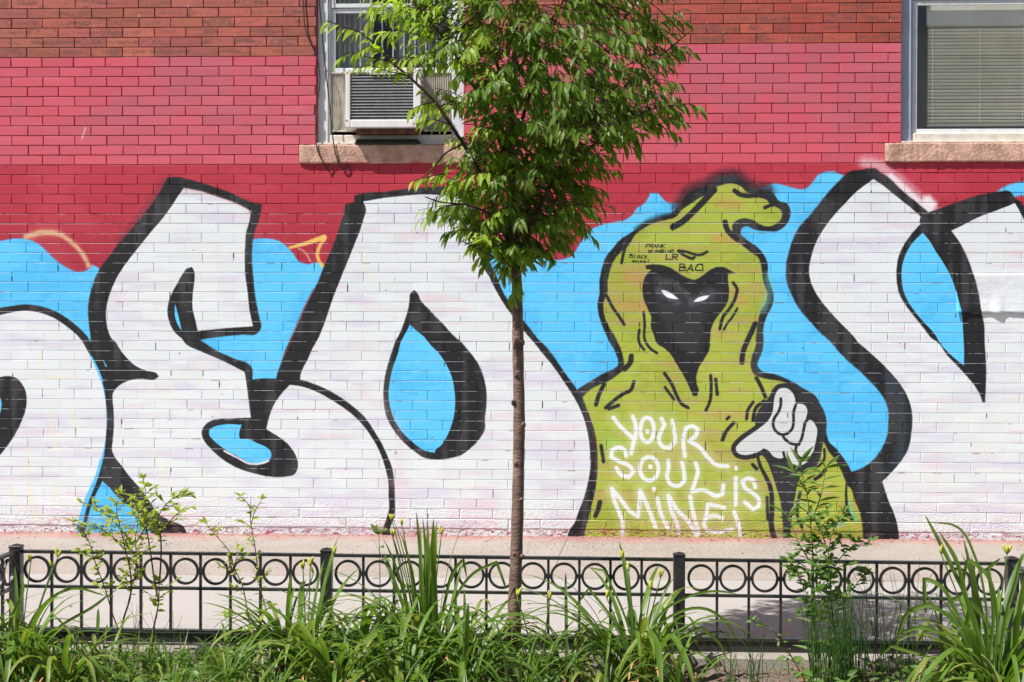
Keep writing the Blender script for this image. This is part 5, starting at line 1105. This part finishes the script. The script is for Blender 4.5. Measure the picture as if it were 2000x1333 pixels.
seedling('weed', 'sprawling bare red-stemmed weed on the soil right of the bed\'s middle', 5.78, [[(1575, 1335), (1550, 1290), (1525, 1250), (1500, 1225), (1470, 1215)], [(1525, 1250), (1545, 1215), (1558, 1200)]], OWM, .03, M_RS, .003, .3, .04)
seedling('weed', 'small pale-leaved weed low in front of the base rail', 5.85, [[(440, 1300), (455, 1235), (480, 1222), (510, 1215)], [(455, 1235), (448, 1215), (450, 1205)]], OVM, .04, M_ST, .002, .3, .05)
# rushes: many fine upright stems
def rush(px, dist, n, h0, h1, spread, label, lean=.12):
    Y = CAM[1]+dist; c = P(px, 1300, Y); root = empty('rush_clump', (c[0], Y, -.045), label, 'plant')
    allm = MB()
    for k in range(n):
        a = rp.uniform(0, 6.28); r_ = spread*math.sqrt(rp.random()); b0 = np.array([c[0]+r_*math.cos(a), Y+r_*math.sin(a)*.5, -.05]); h = rp.uniform(h0, h1); l = rp.gauss(0, lean)*h
        e = b0+np.array([l, rp.gauss(0, .04), h]); m_ = (b0+e)/2+np.array([-l*.15, 0, .02]); mb = MB() if k < 60 else allm
        mb.tube([b0, m_, e], [.0016, .0014, .0006], 4, False)
        if k < 60: mb.build('rush_stem', M_RSH, root)
    if allm.v: setp(allm.build('rush_stems', M_RSH, root), kind='stuff')
    return root
M_RSH = leafmat('rush_green', (.045, .11, .022), (.07, .15, .03), .15)
rush(1635, 5.75, 150, .22, .47, .11, 'dense clump of fine dark green rush stems at the bottom right of the bed')
rush(1740, 5.95, 34, .25, .58, .14, 'loose tuft of long thin grass stems left of the large corner daylily', .2)
rush(1455, 5.75, 24, .12, .28, .10, 'small tuft of fine grass stems at the bottom edge right of the wide daylily clump', .25)
rush(310, 5.9, 30, .15, .33, .16, 'loose tuft of wispy grass stems among the left seedlings', .3)

# fine grass, low leaves and litter: nobody could count them
def scatter_blades(name, n, xr, yr, h, wd, mt, label, cat, seed, dens=None):
    rg = np.random.default_rng(seed); mb = MB(); k = 0
    while k < n:
        x = rg.uniform(*xr); y = rg.uniform(*yr)
        if dens and rg.random() > dens(x, y): k += .2; continue
        k += 1; L = rg.uniform(*h); a = rg.uniform(0, 6.28); d = np.array([math.cos(a), math.sin(a), 0]); sd_ = np.array([-d[1], d[0], 0])*wd*rg.uniform(.6, 1.3)/2; b0 = np.array([x, y, -.05]); ln = rg.uniform(.15, .7)
        p1 = b0+np.array([0, 0, L*.55])+d*ln*L*.3; p2 = b0+np.array([0, 0, L*(.95-ln*.3)])+d*ln*L*.8
        mb.add([b0-sd_, b0+sd_, p1+sd_*.9, p1-sd_*.9, p2], [(0, 1, 2, 3), (3, 2, 4)])
    o = mb.build(name, mt); return setp(o, label, cat, None, 'stuff')
bx = lambda px: float(P(px, 1300, CAM[1]+5.7)[0])
gd = lambda x, y: (1.0 if x < bx(560) else (.55 if x < bx(1300) else (.10 if x < bx(1560) else .25)))
scatter_blades('grass', 2300, (FX0, FX1), (CAM[1]+5.15, YK0-.02), (.04, .12), .004, M_BL, 'fine green grass growing through the bed, thickest on the left', 'grass', 61, gd)
scatter_blades('grass', 260, (bx(-40), bx(480)), (CAM[1]+5.3, YK0-.1), (.12, .24), .008, M_BL, 'longer coarse grass between the left daylilies and seedlings', 'grass', 62)
mb = MB(); rg = np.random.default_rng(63)
for k in range(1500):
    x = rg.uniform(bx(-60), bx(1100)) if rg.random() < .75 else rg.uniform(bx(1560), bx(2040)); y = rg.uniform(CAM[1]+5.2, YK0-.12); h = rg.uniform(.02, .11)
    if 1e9 and bx(1380) < x < bx(1560): continue
    M3, p = leaf_matrix(np.array([x, y, -.05+h]), np.array([rg.normal(), rg.normal(), rg.uniform(-.2, .4)]), np.array([-.2, -.5, 1.0])+rg.normal(0, .3, 3), rg.uniform(.03, .06))
    place(M3, p, leafbig, mb, 0) if 0 else place(M3, p, ovl[k % 3], mb, 0)
setp(mb.build('ground_cover', M_WL), 'low round-leaved weeds covering the soil under the daylilies', 'ground cover', None, 'stuff')
mb = MB(); M_LIT = mat('dead_leaf', srgb((150, 112, 84)), .85, col2=srgb((110, 78, 60)), scale=16)
for k in range(900):
    x = rg.uniform(FX0, FX1); y = rg.uniform(CAM[1]+5.2, YK0-.01)
    M3, p = leaf_matrix(np.array([x, y, -.036+rg.uniform(0, .012)]), np.array([rg.normal(), rg.normal(), rg.normal()*.2]), np.array([0, 0, 1.0])+rg.normal(0, .3, 3), rg.uniform(.02, .05)); place(M3, p, (lvar+ovl)[k % 9], mb, 0)
setp(mb.build('leaf_litter', M_LIT), 'dry brown leaf litter scattered on the bed soil', 'litter', None, 'stuff')
mb = MB()
for k in range(150):
    x = rg.uniform(-4, 4); y = rg.uniform(-3.2, -.03) if rg.random() < .5 else -abs(rg.normal(0, .12))-.02
    M3, p = leaf_matrix(np.array([x, y, .003]), np.array([rg.normal(), rg.normal(), rg.normal()*.1]), np.array([0, 0, 1.0])+rg.normal(0, .25, 3), rg.uniform(.012, .035)); place(M3, p, (lvar+ovl)[k % 9], mb, 0)
setp(mb.build('leaf_litter', M_LIT), 'few small dry leaves blown over the sidewalk and along the wall foot', 'litter', None, 'stuff')
# pebbles along the rough strip of pavement and crumbs at the wall's foot
mb = MB()
def crumb(x, y, z, s_):
    V = [np.array(v)*s_*rg.uniform(.6, 1.3) for v in ((1, 0, .2), (0, 1, .1), (-1, 0, .25), (0, -1, .15), (0, 0, .8))]
    mb.add([(x+v[0], y+v[1], z+v[2]) for v in V], [(0, 1, 4), (1, 2, 4), (2, 3, 4), (3, 0, 4)])
for k in range(1100): crumb(rg.uniform(-4, 4), -abs(rg.normal(0, .05))-.01, 0, rg.uniform(.002, .010)*(1.6 if k % 6 == 0 else 1))
for k in range(2200):
    x = rg.normal(-1.5, 1.0) if rg.random() < .7 else rg.uniform(-4, 4); crumb(x, rg.uniform(-1.5, -.2), -.001, rg.uniform(.002, .008))
setp(mb.build('rubble', M_C1), 'crumbled brick and grit along the foot of the wall and on the sidewalk', 'grit', None, 'stuff')
# magenta petals on the kerb
mb = MB(); c = G(1784, 1281, .0)
for k in range(9):
    M3, p = leaf_matrix(np.array([c[0]+rg.normal(0, .014), min(max(c[1]+rg.normal(0, .006), YK0+.01), YK1-.02), .004+rg.uniform(0, .008)]), np.array([rg.normal(), rg.normal()*.4, .3]), np.array([0, -.6, 1.0]), .022); place(M3, p, ovl[k % 3], mb, 0)
setp(mb.build('fallen_flower', mat('magenta_petal', srgb((200, 24, 110)), .6, col2=srgb((170, 20, 90)), scale=60)), 'small crumpled magenta flower lying on the kerb under the fence', 'flower')
print('objects', len(bpy.data.objects), 'tris', sum(len(o.data.polygons)*2 for o in bpy.data.objects if o.type == 'MESH'))
